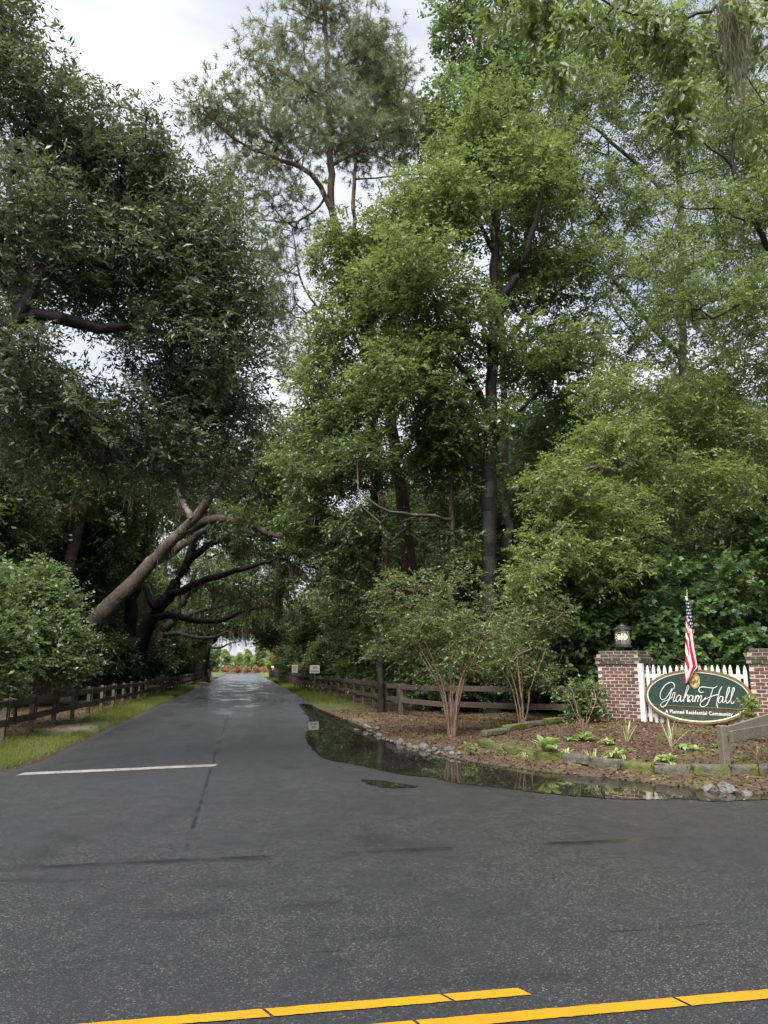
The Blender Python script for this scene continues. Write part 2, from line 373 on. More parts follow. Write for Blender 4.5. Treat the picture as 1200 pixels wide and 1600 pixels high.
# ------------------------------------------------------------------ roads
def asphalt(name, side):
    m, nt, o = newmat(name); n = N(nt); p = n.pos(); x, y, z = n.sep(p)
    v = n.add('ShaderNodeTexVoronoi', i_Vector=p, i_Scale=96.0, i_Randomness=1.0)
    cell = n.sep(v.outputs['Color'])[0]
    fine = n.noise(p, 300, 2, 0.6); big = n.noise(p, 0.55, 5, 0.6, 0.3); mid = n.noise(p, 3.2, 5, 0.65)
    agg = n.ramp(cell, (0.0, 0.008), (0.5, 0.017), (0.75, 0.040), (0.9, 0.08), (1.0, 0.18))
    c = n.mix(n.step(v.outputs['Distance'], 0.25, 0.75), agg, (0.0125, 0.0125, 0.014))
    tone = n.m('ADD', n.m('MULTIPLY', big, 0.55), n.m('MULTIPLY', mid, 0.30))
    c = n.mix(n.m('SUBTRACT', 1.0, n.step(tone, 0.25, 0.62)), c, (0.0155, 0.0155, 0.0175))
    # damp stains stretched along the traffic
    s = n.noise(n.scale(p, (0.5, 2.2, 1) if not side else (0.8, 0.35, 1)), 1.3, 5, 0.6, 0.5)
    damp = n.step(s, 0.56, 0.68)
    wx = n.m('ADD', x, n.m('MULTIPLY', n.m('SUBTRACT', mid, 0.5), 0.30)); wy = n.m('ADD', n.m('ADD', y, n.m('MULTIPLY', n.m('SUBTRACT', mid, 0.5), 0.35)), n.m('MULTIPLY', n.m('SUBTRACT', n.noise(p, 14, 3, 0.7), 0.5), 0.12))
    fx = n.m('ADD', x, n.m('MULTIPLY', n.m('SUBTRACT', n.noise(p, 9, 4, 0.7), 0.5), 0.07))
    if side:   # lengthwise joint, filled and cracked
        a = n.m('ABSOLUTE', n.m('ADD', fx, 0.44))
        seam = n.m('MULTIPLY', n.m('SUBTRACT', 1.0, n.step(a, 0.008, 0.03)), n.step(n.noise(p, 1.1, 3, 0.6), 0.36, 0.52))
    else:      # joint between the two roads, with a damp ragged edge
        a = n.m('ABSOLUTE', n.m('SUBTRACT', wy, 6.86))
        seam = n.m('MULTIPLY', n.m('SUBTRACT', 1.0, n.step(a, 0.02, 0.15)), n.step(n.noise(n.scale(p, (0.8, 0.4, 1)), 1.4, 4, 0.6), 0.40, 0.62))
        seam = n.m('MULTIPLY', seam, n.m('SUBTRACT', 1.0, n.step(x, 3.0, 4.6)))
        b2 = n.m('ABSOLUTE', n.m('SUBTRACT', n.m('ADD', y, n.m('MULTIPLY', n.m('SUBTRACT', n.noise(p, 7, 4, 0.7), 0.5), 0.12)), 4.62))
        crack = n.m('MULTIPLY', n.m('SUBTRACT', 1.0, n.step(b2, 0.003, 0.013)), n.step(n.noise(n.scale(p, (1.0, 0.2, 1)), 2.4, 3, 0.6), 0.55, 0.60))
        seam = n.m('MAXIMUM', seam, crack)
    grit = n.noise(p, 34, 3, 0.8)
    c = n.mix(n.m('MULTIPLY', n.step(grit, 0.52, 0.72), 0.40), c, (0.050, 0.050, 0.053))
    c = n.mix(n.m('MULTIPLY', damp, 0.35), c, (0.014, 0.014, 0.015))
    c = n.mix(n.m('MULTIPLY', seam, 0.9), c, (0.005, 0.005, 0.006))
    r = n.m('SUBTRACT', n.m('ADD', 0.40, n.m('MULTIPLY', mid, 0.22)), n.m('ADD', n.m('MULTIPLY', damp, 0.10), n.m('MULTIPLY', seam, 0.12)))
    h = n.m('ADD', n.m('MULTIPLY', cell, 0.6), n.m('MULTIPLY', fine, 0.4))
    b = n.bsdf(c, r, n.bump(h, 0.55, 0.006), 0.5)
    wet = n.step(n.noise(n.scale(p, (0.8, 0.25, 1) if side else (0.3, 0.8, 1)), 1.0, 4, 0.6), 0.38, 0.66)
    cw = n.m('ADD', n.m('MULTIPLY', wet, 0.55 if side else 0.14), 0.30 if side else 0.02)
    if side: cw = n.m('MULTIPLY', cw, n.m('ADD', 0.16, n.m('MULTIPLY', n.step(n.m('ADD', y, n.m('MULTIPLY', mid, 8.0)), 14.0, 44.0), 0.84)))
    nt.links.new(cw, b.inputs['Coat Weight']); nt.links.new(n.m('SUBTRACT', 0.30, n.m('MULTIPLY', wet, 0.16)), b.inputs['Coat Roughness']); b.inputs['Coat IOR'].default_value = 1.33
    nt.links.new(n.bump(mid, 0.12, 0.02), b.inputs['Coat Normal'])
    nt.links.new(b.outputs[0], o.inputs[0]); return m
JY = 6.9
def fan(name, pts, z, mat, kind='structure', **kw):
    """flat polygon sheet, triangulated by blender as an n-gon"""
    me = bpy.data.meshes.new(name); me.from_pydata([(float(p[0]), float(p[1]), z) for p in pts], [], [tuple(range(len(pts)))])
    me.materials.append(mat); me.update(); return obj(name, me, kind=kind, **kw)
fan('main_road', [(-140, -7.2), (140, -7.2), (140, JY), (-140, JY)], 0.004, asphalt('main_asphalt', False))
side = [(140.0, 8.5), (20, 8.5)] + [tuple(q + np.array((0.25, 0.12))) for q in R_EDGE[2:-2][::-1]] + [(3.15, 110.0), (3.15, 150.0), (-3.4, 150.0), (-3.4, 110.0), (-3.42, 40), (-3.42, 19), (-3.5, 13.6), (-3.7, 12.4), (-4.5, 10.8), (-6.6, 9.0), (-12, 8.2), (-140, 8.2), (-140, JY - 0.0), (140, JY)]
fan('side_road', side[::-1], 0.000, asphalt('side_asphalt', True))

# paint
def paintmat(name, col, wear):
    m, nt, o = newmat(name); n = N(nt); p = n.pos()
    v = n.add('ShaderNodeTexVoronoi', i_Vector=p, i_Scale=110.0); f = n.noise(p, 55, 4, 0.7); g = n.noise(p, 2.5, 4, 0.6)
    c = n.mix(n.step(n.m('ADD', n.m('MULTIPLY', f, 0.75), n.m('MULTIPLY', g, 0.35)), wear, wear + 0.09), col, (0.05, 0.048, 0.046))
    c = n.mix(n.m('MULTIPLY', n.step(g, 0.45, 0.7), 0.35), c, tuple(k * 0.6 for k in col))
    b = n.bsdf(c, 0.5, n.bump(n.m('ADD', v.outputs['Distance'], f), 0.4, 0.005), 0.4)
    nt.links.new(b.outputs[0], o.inputs[0]); return m
M['yellow'] = paintmat('yellow_paint', (0.37, 0.165, 0.006), 0.66)
M['white_line'] = paintmat('white_paint', (0.24, 0.235, 0.225), 0.54)
def stripe(name, x0, x1, y0, wd, skew=0.0, gaps=(), mat=None, z=0.0095, label=None, cat=None, ey=0.0):
    """painted strip with ragged edges, split where the cracks run; joined in one sheet"""
    v = []; f = []; cuts = sorted(gaps); segs = []; a = x0
    for gx in cuts: segs.append((a, gx - 0.008)); a = gx + 0.008
    segs.append((a, x1)); r = np.random.default_rng(3)
    for (a, b) in segs:
        n_ = max(2, int((b - a) / 0.035)); k = len(v)
        for i in range(n_ + 1):
            t = i / n_; xx = a + (b - a) * t; yy = y0 + ey * (xx - x0)
            jx = r.normal(0, 0.002)
            v += [(xx + jx, yy - wd / 2 + r.normal(0, 0.0016), z), (xx + skew + jx, yy + wd / 2 + r.normal(0, 0.0016), z)]
        f += [(k + 2 * i, k + 2 * i + 2, k + 2 * i + 3, k + 2 * i + 1) for i in range(n_)]
    o = obj(name, mesh_py(name, v, f, mat), kind='structure'); return o
stripe('yellow_line', -30, 1.46, 3.905, 0.085, -0.04, (0.19, 1.065), M['yellow'])
stripe('yellow_line', 0.25, 40, 3.655, 0.095, -0.03, (0.86, 2.16), M['yellow'])
sb = [G(20, 1214), G(170, 1203), G(333, 1192)]
stripe('stop_line', sb[0][0], -0.40, 12.50, 0.30, 0.05, (), M['white_line'], z=0.0055, ey=0.17)

# puddle: thin standing water over the low edge of the asphalt
def water():
    m, nt, o = newmat('puddle_water'); n = N(nt); p = n.pos()
    h = n.noise(p, 2.0, 2, 0.5)
    c = n.ramp(n.noise(p, 1.1, 4, 0.6), (0.3, (0.010, 0.010, 0.008)), (0.7, (0.022, 0.020, 0.015)))
    b = n.bsdf(c, 0.015, n.bump(h, 0.02, 0.02), 0.5); b.inputs['IOR'].default_value = 1.33
    nt.links.new(b.outputs[0], o.inputs[0]); return m
M['water'] = water()
def blob(pts, k=8, jit=0.02, seed=1):
    r = np.random.default_rng(seed); q = [np.array(p, float) for p in pts]; out = []
    n = len(q)
    for i in range(n):
        a, b, c, d = q[i - 1], q[i], q[(i + 1) % n], q[(i + 2) % n]
        for j in range(k):
            t = j / k
            out.append(0.5 * (2 * b + (c - a) * t + (2 * a - 5 * b + 4 * c - d) * t * t + (3 * b - a - 3 * c + d) * t ** 3) + r.normal(0, jit, 2))
    return out
near = [G(*q) for q in ((468, 1100), (482, 1122), (478, 1150), (488, 1170), (510, 1186), (560, 1196), (600, 1205), (640, 1212), (680, 1216), (720, 1225), (790, 1232), (850, 1240), (920, 1246), (990, 1250), (1060, 1249), (1150, 1252))]
farp = [q + np.array((0.4, 0.35)) for q in far_edge[2:]]
fan('puddle', blob(near + [np.array((8.3, 8.75))] + farp[::-1], 16, 0.022), 0.0075, M['water'])
fan('puddle', blob([G(565, 1219), G(600, 1221), G(650, 1229), G(615, 1232), G(585, 1228)], 6, 0.02, 4), 0.0075, M['water'])

# ------------------------------------------------------------------ trees
def resample(path, step):
    path = [np.array(p, float) for p in catmull(path, 8)] if len(path) > 2 else [np.array(p, float) for p in path]
    out = [path[0]]; acc = 0
    for a, b in zip(path[:-1], path[1:]):
        L = np.linalg.norm(b - a)
        while acc + L >= step:
            t = (step - acc) / L; a = a + (b - a) * t; out.append(a); L = np.linalg.norm(b - a); acc = 0
        acc += L
    out.append(path[-1]); return out

class Tree:
    def __init__(s, trunk, r0, r1, limbs=(), seed=1, step=0.5, wig=0.04):
        s.rng = np.random.default_rng(seed); s.p = []; s.par = []; s.rmin = []; s.step = step
        tp = resample(trunk, step)
        for i, q in enumerate(tp):
            t = i / max(1, len(tp) - 1)
            s.p.append(q + (s.rng.normal(0, wig, 3) if 0 < i else 0)); s.par.append(i - 1)
            s.rmin.append(r0 + (r1 - r0) * t ** 0.8 + (0.35 * r0 * max(0, 1 - i * step / 0.8) ** 2))
        for (path, ra, rb) in limbs:
            tp = resample(path, step); arr = np.array(s.p)
            j = int(np.argmin(((arr - tp[0]) ** 2).sum(1)))
            for i, q in enumerate(tp):
                t = i / max(1, len(tp) - 1)
                s.p.append(q + (s.rng.normal(0, wig, 3) if i else 0)); s.par.append(j); j = len(s.p) - 1; s.rmin.append(ra + (rb - ra) * t)
        s.n0 = len(s.p); s.tips = []; s.dirs = []
    def fill(s, lobes, n, shell=0.5, up=0.08, minfrac=0.25):
        """lobes: (centre, radii, weight); twig ends spread through them, each joined to the nearest wood"""
        W = np.array([l[2] * (l[1][0] * l[1][1] * l[1][2]) ** (2 / 3) for l in lobes]); W /= W.sum()
        ch = s.rng.choice(len(lobes), n, p=W); d = unit(s.rng.normal(0, 1, (n, 3))); r = s.rng.random(n) ** shell
        C = np.array([l[0] for l in lobes])[ch]; R = np.array([l[1] for l in lobes])[ch]
        A = C + d * R * r[:, None]
        A = A[A[:, 2] > 0.15]
        base = np.array(s.p); dm = np.array([((base - a) ** 2).sum(1).min() for a in A]); A = A[np.argsort(dm)]
        cap = len(s.p) + len(A) * 40; buf = np.zeros((cap, 3)); buf[:len(s.p)] = s.p; k = len(s.p)
        lo = int(s.n0 * minfrac)
        for a in A:
            dd = ((buf[lo:k] - a) ** 2).sum(1) * (1.0 + 0.6 * (buf[lo:k, 2] > a[2] + 0.3)); j = lo + int(np.argmin(dd)); q = buf[j].copy(); L = np.linalg.norm(a - q)
            m = max(1, int(L / (s.step * 1.1))); side = s.rng.normal(0, 0.10, 3) * L + np.array((0, 0, up * L))
            for i in range(1, m + 1):
                t = i / m; pt = q + (a - q) * t + side * (4 * t * (1 - t)) * 0.6
                s.p.append(pt); s.par.append(j); s.rmin.append(0.0); j = k; buf[k] = pt; k += 1
            s.tips.append(a); s.dirs.append(unit(a - s.p[s.par[j]] + 1e-6))
        return s
    def wood(s, name, mat, base, tip_r=0.012, expo=0.46, rcap=0.6, keep=0.0):
        n = len(s.p); cnt = np.zeros(n)
        haschild = np.zeros(n, bool); par = np.array(s.par); haschild[par[par >= 0]] = True
        cnt[~haschild] = 1
        for i in range(n - 1, -1, -1):
            if par[i] >= 0: cnt[par[i]] += cnt[i]
        rad = np.maximum(np.minimum(tip_r * cnt ** expo, rcap), np.array(s.rmin))
        for i in range(1, n):
            rad[i] = min(rad[i], rad[par[i]]) if par[i] >= 0 else rad[i]
        Pn = np.array(s.p) - np.array(base)
        V = []; L = []; S = []; vc = 0; lc = 0
        big = rad > 0.07
        for cls, sides in ((True, 9), (False, 4)):
            idx = np.array([i for i in range(n) if par[i] >= 0 and (rad[i] > 0.07) == cls and rad[i] > keep], int)
            if not len(idx): continue
            a = Pn[par[idx]]; b = Pn[idx]; t = unit(b - a)
            # share the parent's direction at the lower ring so joints meet
            pp = par[par[idx]]; tp = np.where((pp >= 0)[:, None], unit(Pn[par[idx]] - Pn[np.maximum(pp, 0)]), t)
            same = (t * tp).sum(1) > 0.6; t0 = np.where(same[:, None], unit(t + tp), t)
            ra = np.where(rad[par[idx]] < rad[idx] * 1.6, rad[par[idx]], rad[idx] * 1.15)
            def ring(c, tt, rr):
                ref = np.where((np.abs(tt[:, 2]) < 0.9)[:, None], np.array((0, 0, 1.0)), np.array((1.0, 0, 0)))
                u = unit(np.cross(tt, ref)); v = np.cross(tt, u); an = np.arange(sides) * 2 * np.pi / sides
                return c[:, None] + (u[:, None] * np.cos(an)[None, :, None] + v[:, None] * np.sin(an)[None, :, None]) * rr[:, None, None]
            lo = ring(a, t0, ra); hi = ring(b + t * (rad[idx] * 0.25)[:, None], t, rad[idx])
            m = len(idx); V.append(np.concatenate([lo, hi], 1).reshape(-1, 3))
            j = np.arange(sides); j2 = (j + 1) % sides
            q = np.stack([j, j2, j2 + sides, j + sides], -1)[None] + (np.arange(m) * 2 * sides)[:, None, None] + vc
            L.append(q.ravel()); S.append(lc + np.arange(m * sides) * 4); vc += m * 2 * sides; lc += m * sides * 4
        return mesh_np(name, np.concatenate(V), np.concatenate(L), np.concatenate(S), None, mat, True)

def leaves(tips, dirs, base, mat, rng, K=7, Mx=8, L=0.55, ll=0.13, lw=0.065, flat=0.6, droop=0.15, upw=1.0, hexa=False, spread=0.25, tvar=0.5, name='crown', out=0.7, tbase=0.0):
    c = np.array(tips); o = np.array(dirs); n = len(c)
    t = o[:, None] * out + rng.normal(0, 0.7, (n, K, 3)); t[..., 2] = t[..., 2] * flat - droop; t = unit(t)
    ln = L * rng.uniform(0.45, 1.25, (n, K, 1, 1))
    s_ = (np.arange(Mx) + rng.uniform(0, 1, (n, K, Mx))) / Mx
    p = c[:, None, None] + rng.normal(0, spread * L, (n, K, 1, 3)) * np.array((1, 1, 0.6)) + t[:, :, None] * ln * s_[..., None]
    p[..., 2] -= (s_ ** 2) * ln[..., 0] * droop * 0.8
    sd = unit(np.cross(t, (0, 0, 1.0)) + rng.normal(0, 0.25, t.shape))[:, :, None] * np.where(np.arange(Mx) % 2, 1, -1)[None, None, :, None]
    d = unit(t[:, :, None] * 0.7 + sd * 0.8 + rng.normal(0, 0.35, p.shape) - np.array((0, 0, droop)))
    nr = unit(np.array((0, 0, upw)) + rng.normal(0, 0.6, p.shape))
    wv = unit(np.cross(d, nr)); nr = np.cross(wv, d)
    sc = rng.uniform(0.65, 1.3, (n, K, Mx, 1)); l_ = ll * sc; w_ = lw * sc * 0.5
    tint = np.clip(0.5 + tbase + rng.normal(0, 0.16, (n, 1, 1)) * tvar * 2 + rng.normal(0, 0.10, (n, K, 1)) + rng.normal(0, 0.16, (n, K, Mx)), 0, 1)
    p = p.reshape(-1, 3) - np.array(base); d = d.reshape(-1, 3); wv = wv.reshape(-1, 3); nr = nr.reshape(-1, 3); l_ = l_.reshape(-1, 1); w_ = w_.reshape(-1, 1)
    if hexa:
        V = np.stack([p, p + d * l_ * 0.3 + wv * w_ * 0.85 + nr * l_ * 0.05, p + d * l_ * 0.65 + wv * w_ * 0.8 + nr * l_ * 0.03, p + d * l_ - nr * l_ * 0.08,
                      p + d * l_ * 0.65 - wv * w_ * 0.8 + nr * l_ * 0.03, p + d * l_ * 0.3 - wv * w_ * 0.85 + nr * l_ * 0.05], 1)
        m = len(p); Lq = np.array([0, 1, 2, 3, 0, 3, 4, 5])[None] + (np.arange(m) * 6)[:, None]
        return mesh_np(name, V, Lq.ravel(), np.arange(2 * m) * 4, np.repeat(tint.ravel(), 2), mat)
    V = np.stack([p, p + d * l_ * 0.45 + wv * w_ + nr * l_ * 0.06, p + d * l_ - nr * l_ * 0.05, p + d * l_ * 0.45 - wv * w_ + nr * l_ * 0.06], 1)
    m = len(p)
    return mesh_np(name, V, np.arange(4 * m), np.arange(m) * 4, tint.ravel(), mat)
def needles(tips, dirs, base, mat, rng, T=5, K=26, ln=0.26, wd=0.02, L=0.6, name='crown'):
    c = np.array(tips); o = np.array(dirs); n = len(c)
    t = unit(o[:, None] * 0.9 + rng.normal(0, 0.55, (n, T, 3)) + np.array((0, 0, 0.25)))
    q = c[:, None] + t * L * rng.uniform(0.1, 1.0, (n, T, 1)) + rng.normal(0, 0.12, (n, T, 3))
    d = unit(t[:, :, None] * 0.75 + unit(rng.normal(0, 1, (n, T, K, 3))) * 1.0)
    back = t[:, :, None] * rng.uniform(-0.22, 0.0, (n, T, K, 1))
    wv = unit(np.cross(d, rng.normal(0, 1, d.shape)))
    tint = np.clip(0.5 + rng.normal(0, 0.18, (n, T, 1)) + rng.normal(0, 0.14, (n, T, K)), 0, 1)
    p = (q[:, :, None] + back).reshape(-1, 3) - np.array(base); d = d.reshape(-1, 3); wv = wv.reshape(-1, 3)
    l_ = ln * rng.uniform(0.7, 1.2, (len(p), 1))
    V = np.stack([p - wv * wd / 2, p + wv * wd / 2, p + d * l_ - np.array((0, 0, 0.12)) * l_], 1); m = len(p)
    return mesh_np(name, V, np.arange(3 * m), np.arange(m) * 3, tint.ravel(), mat)
def moss_mesh(anchors, base, rng, per=14, ln=0.9, name='moss', wd=0.02, spread=0.12, fluff=0):
    """hanging grey strands: ribbons of a few segments"""
    a = np.repeat(np.array(anchors), per, 0); n = len(a); S = 5
    p0 = a + rng.normal(0, spread, (n, 3)) * np.array((1, 1, 0.4)); l_ = ln * rng.uniform(0.25, 1.15, (n, 1))
    ts = np.linspace(0, 1, S + 1); ang = rng.uniform(0, 2 * np.pi, n)
    wv = np.stack([np.cos(ang), np.sin(ang), 0 * ang], -1)
    off = np.cumsum(rng.normal(0, 0.035, (n, S + 1, 3)), 1) * np.array((1, 1, 0.3))
    ctr = p0[:, None] + off * l_[:, None] ** 0.5 - np.array((0, 0, 1.0)) * (ts[None, :, None] * l_[:, None])
    pull = (np.repeat(np.array(anchors), per, 0)[:, None] - p0[:, None]) * np.array((1, 1, 0)) * (ts[None, :, None] ** 1.2) * 0.6
    ctr = ctr + pull
    w_ = wd * (1 - 0.75 * ts)[None, :, None] * rng.uniform(0.5, 1.4, (n, 1, 1))
    V = np.stack([ctr - wv[:, None] * w_ / 2, ctr + wv[:, None] * w_ / 2], 2).reshape(n, -1, 3) - np.array(base)
    k = np.arange(S) * 2; q = np.stack([k, k + 1, k + 3, k + 2], -1)[None] + (np.arange(n) * 2 * (S + 1))[:, None, None]
    tint = np.repeat(np.clip(0.5 + rng.normal(0, 0.22, n), 0, 1), S)
    return mesh_np(name, V.reshape(-1, 3), q.ravel(), np.arange(n * S) * 4, tint, M['moss'])

def lobe(px, py, Y, rx, ry, rd, w_=1.0):
    """crown lobe: centre pixel + distance, radii in photo pixels across and up, metres in depth"""
    k = mpp(px, py, Y); return (P(px, py, Y), (rx * k, rd, ry * k), w_)
def path(*q): return [P(*a) for a in q]
def grounded(pt): return np.array((pt[0], pt[1], float(gz(pt[0], pt[1])) - 0.12))

def make_tree(name, label, cat, trunk, r0, r1, limbs, lobes, n, leaf, bark, seed, group=None, lf=None, kind='leaf', shell=0.5, tip_r=0.012, rcap=0.5, moss=None, up=0.08, step=0.5, keep=0.0, minfrac=0.25, wig=0.04):
    base = np.array(trunk[0]); T = Tree(trunk, r0, r1, limbs, seed, step, wig).fill(lobes, n, shell, up, minfrac)
    root = thing(name, label, cat, base, 0, group)
    obj('trunk', T.wood('trunk', M[bark], base, tip_r, 0.46, rcap, keep), root)
    if kind == 'leaf': me = leaves(T.tips, T.dirs, base, M[leaf], T.rng, **(lf or {}))
    else: me = needles(T.tips, T.dirs, base, M[leaf], T.rng, **(lf or {}))
    obj('crown', me, root)
    if moss:
        cand = np.array(T.p); z0 = moss.get('z0', 3.0); sel = cand[(cand[:, 2] > z0)]
        if 'box' in moss:
            (xa, xb, ya, yb) = moss['box']; sel = sel[(sel[:, 0] > xa) & (sel[:, 0] < xb) & (sel[:, 1] > ya) & (sel[:, 1] < yb)]
        pick = sel[T.rng.choice(len(sel), min(moss['n'], len(sel)), replace=False)]
        obj('moss', moss_mesh(pick, base, T.rng, moss.get('per', 12), moss.get('ln', 1.0), wd=moss.get('wd', 0.025)), root)['kind'] = 'stuff'
    return root, T
def copy_tree(o, loc, rz, sc, label=None, group=None):
    c = o.copy(); COL.objects.link(c); c.location = loc; c.rotation_euler = (0, 0, rz); c.scale = (sc, sc, sc)
    if label: c['label'] = label
    if group: c['group'] = group
    for ch in list(o.children):
        k = ch.copy(); COL.objects.link(k); k.parent = c
    return c

#@TREES
# ---- the near oak at the left, leaning its crown over the verge
T1 = [grounded((-8.6, 12.8)), (-8.4, 12.7, 2.5), (-7.6, 12.3, 5.0), (-5.6, 11.8, 7.0), P(-20, 520, 11.5)]
make_tree('oak_tree', 'big dark evergreen oak leaning over the verge above the left rail fence', 'tree', T1, 0.42, 0.17,
    [(path((-20, 520, 11.5), (60, 495, 11.6), (170, 515, 12.0), (215, 512, 12.3), (310, 545, 13)), 0.13, 0.035),
     (path((30, 492, 11.5), (52, 432, 11.5), (110, 412, 11.7), (126, 352, 12.0), (200, 300, 12)), 0.085, 0.03),
     (path((110, 410, 11.7), (180, 416, 12.2), (260, 400, 12.6), (350, 400, 13)), 0.055, 0.02),
     (path((-20, 530, 11.5), (70, 600, 12), (130, 690, 12.5), (175, 760, 13)), 0.07, 0.02),
     (path((-20, 500, 11.5), (0, 350, 11.5), (40, 200, 12), (60, 90, 12)), 0.10, 0.03)],
    [lobe(-10, 60, 11.5, 70, 110, 1.6, 1.0), lobe(60, 190, 12, 90, 80, 1.8), lobe(160, 260, 12.5, 110, 75, 1.8), lobe(245, 300, 13, 75, 75, 1.5), lobe(345, 330, 13, 55, 60, 1.0, 0.55), lobe(320, 400, 13, 90, 60, 1.5),
     lobe(40, 380, 12, 130, 120, 1.8), lobe(200, 420, 13, 150, 90, 2.0, 1.2), lobe(350, 480, 13.5, 80, 75, 1.4), lobe(300, 560, 13.5, 115, 90, 2.0, 1.1), lobe(20, 575, 12, 85, 80, 1.6), lobe(130, 660, 13, 130, 70, 1.7),
     lobe(330, 640, 14, 110, 70, 1.6), lobe(260, 720, 14, 130, 50, 1.6), lobe(40, 700, 13, 70, 60, 1.4, 0.7)],
    2100, 'oak_dark', 'bark_dark', 11, lf=dict(K=8, Mx=9, L=0.40, ll=0.105, lw=0.036, flat=0.8, droop=0.05, upw=0.6, spread=0.35, tvar=0.6), tip_r=0.007, rcap=0.2, step=0.35,
    moss=dict(n=26, per=10, ln=0.9, z0=4.5, wd=0.02))

# ---- live oaks on the left of the road
LIVE = dict(K=8, Mx=9, L=0.75, ll=0.17, lw=0.085, flat=0.5, droop=0.12)
b = grounded(P(100, 1040, 34))
make_tree('live_oak', 'live oak with one thick pale trunk leaning steeply towards the road', 'tree', [b] + path((128, 1003, 34), (175, 942, 34), (230, 887, 34), (280, 832, 33.5), (312, 800, 33), (345, 752, 32.6)), 0.52, 0.17,
    [(path((280, 832, 33.5), (330, 812, 33), (385, 816, 32), (440, 838, 31.5), (470, 800, 31)), 0.24, 0.07), (path((232, 885, 34), (262, 868, 34), (300, 840, 35), (380, 790, 36)), 0.22, 0.08),
     (path((345, 752, 32.6), (380, 722, 32.4), (430, 700, 32), (500, 690, 32)), 0.15, 0.06), (path((300, 812, 33), (270, 760, 34), (210, 720, 35)), 0.16, 0.06)],
    [lobe(380, 740, 33, 90, 50, 3.5), lobe(460, 735, 32.5, 80, 50, 3), lobe(480, 800, 32, 70, 45, 2.6), lobe(300, 720, 35, 90, 45, 3.2, 0.8), lobe(200, 740, 36, 90, 50, 3.2, 0.8), lobe(420, 670, 34, 60, 40, 2.5, 0.7), lobe(410, 812, 32, 60, 26, 2.0, 0.8), lobe(520, 690, 33, 40, 40, 2.2)],
    620, 'live_oak', 'bark_oak', 21, lf=LIVE, tip_r=0.014, rcap=0.32, moss=dict(n=70, per=12, ln=1.3, z0=5, wd=0.03))
b = grounded(P(82, 1040, 36))
make_tree('live_oak', 'live oak with brown upright trunk behind pale green bushes', 'tree', [b] + path((88, 985, 36), (97, 930, 36), (114, 855, 36), (132, 780, 36)), 0.40, 0.24,
    [(path((114, 855, 36), (60, 800, 36), (10, 770, 36)), 0.14, 0.05), (path((132, 780, 36), (180, 720, 37), (230, 690, 38)), 0.14, 0.05)],
    [lobe(60, 760, 36, 90, 70, 3.5), lobe(130, 700, 37, 90, 55, 3.5), lobe(20, 840, 35, 70, 60, 3.0), lobe(180, 800, 37, 70, 50, 3, 0.7), lobe(-20, 700, 36, 70, 80, 3)],
    430, 'wood', 'bark_oak', 22, lf=dict(K=8, Mx=8, L=0.8, ll=0.19, lw=0.10, flat=0.5, tbase=0.12), tip_r=0.014, rcap=0.25, moss=dict(n=60, per=12, ln=1.4, z0=6, wd=0.03))
b = grounded(P(212, 1040, 46))
LO4, _t = make_tree('live_oak', 'live oak throwing several bare dark limbs low across the road', 'tree', [b] + path((222, 1000, 46), (245, 955, 46), (270, 920, 46), (292, 880, 46), (305, 845, 46), (322, 808, 46)), 0.62, 0.2,
    [(path((262, 930, 46), (300, 915, 45), (345, 898, 44), (395, 884, 43), (440, 872, 42.5), (455, 880, 42)), 0.26, 0.07), (path((238, 965, 46), (270, 962, 45.5), (310, 971, 45), (345, 969, 44.5), (385, 953, 44), (420, 947, 44)), 0.24, 0.06),
     (path((292, 880, 46), (330, 850, 46), (390, 838, 46), (450, 850, 45)), 0.24, 0.07), (path((305, 845, 46), (330, 800, 46), (390, 770, 46)), 0.2, 0.07), (path((245, 955, 46), (215, 900, 47), (190, 850, 48)), 0.22, 0.08)],
    [lobe(380, 830, 45, 90, 36, 4), lobe(460, 860, 44, 60, 40, 3.5), lobe(300, 800, 47, 90, 45, 4), lobe(200, 840, 48, 70, 50, 4), lobe(420, 790, 46, 80, 40, 4), lobe(440, 930, 44, 40, 30, 2.5, 0.5), lobe(360, 925, 46, 60, 24, 3, 0.22), lobe(500, 830, 44, 50, 50, 3.5)],
    600, 'live_oak', 'bark_dark', 23, lf=dict(K=8, Mx=8, L=0.9, ll=0.21, lw=0.11, flat=0.5, droop=0.2), tip_r=0.014, rcap=0.34, moss=dict(n=200, per=16, ln=1.8, z0=4, wd=0.04))
b = grounded(P(196, 1040, 41))
make_tree('live_oak', 'live oak with dark straight trunk half hidden between the leaning trunks', 'tree', [b] + path((202, 990, 41), (208, 930, 41), (222, 860, 41), (240, 800, 41)), 0.46, 0.22, [],
    [lobe(240, 770, 42, 90, 50, 3.5), lobe(170, 800, 42, 60, 50, 3), lobe(290, 760, 42, 60, 40, 3)], 230, 'live_oak', 'bark_dark', 24, lf=LIVE, tip_r=0.014, rcap=0.25)
b = grounded(P(316, 1044, 74))
LO6, _t = make_tree('live_oak', 'distant live oak arching one heavy limb over the road end', 'tree', [b] + path((318, 1022, 74), (330, 1000, 74), (348, 984, 73), (380, 977, 72), (410, 978, 71)), 0.65, 0.28,
    [(path((330, 1000, 74), (325, 970, 75), (330, 930, 76)), 0.3, 0.1)],
    [lobe(330, 940, 75, 50, 36, 5), lobe(380, 950, 72, 50, 28, 5), lobe(410, 965, 70, 36, 22, 4), lobe(372, 984, 72, 30, 12, 3, 0.6), lobe(300, 985, 76, 32, 36, 5), lobe(425, 985, 70, 16, 22, 3, 0.6)],
    520, 'wood', 'bark_dark', 25, lf=dict(K=8, Mx=8, L=1.1, ll=0.27, lw=0.15, flat=0.5), tip_r=0.016, rcap=0.4, moss=dict(n=60, per=10, ln=1.6, z0=4, wd=0.05))
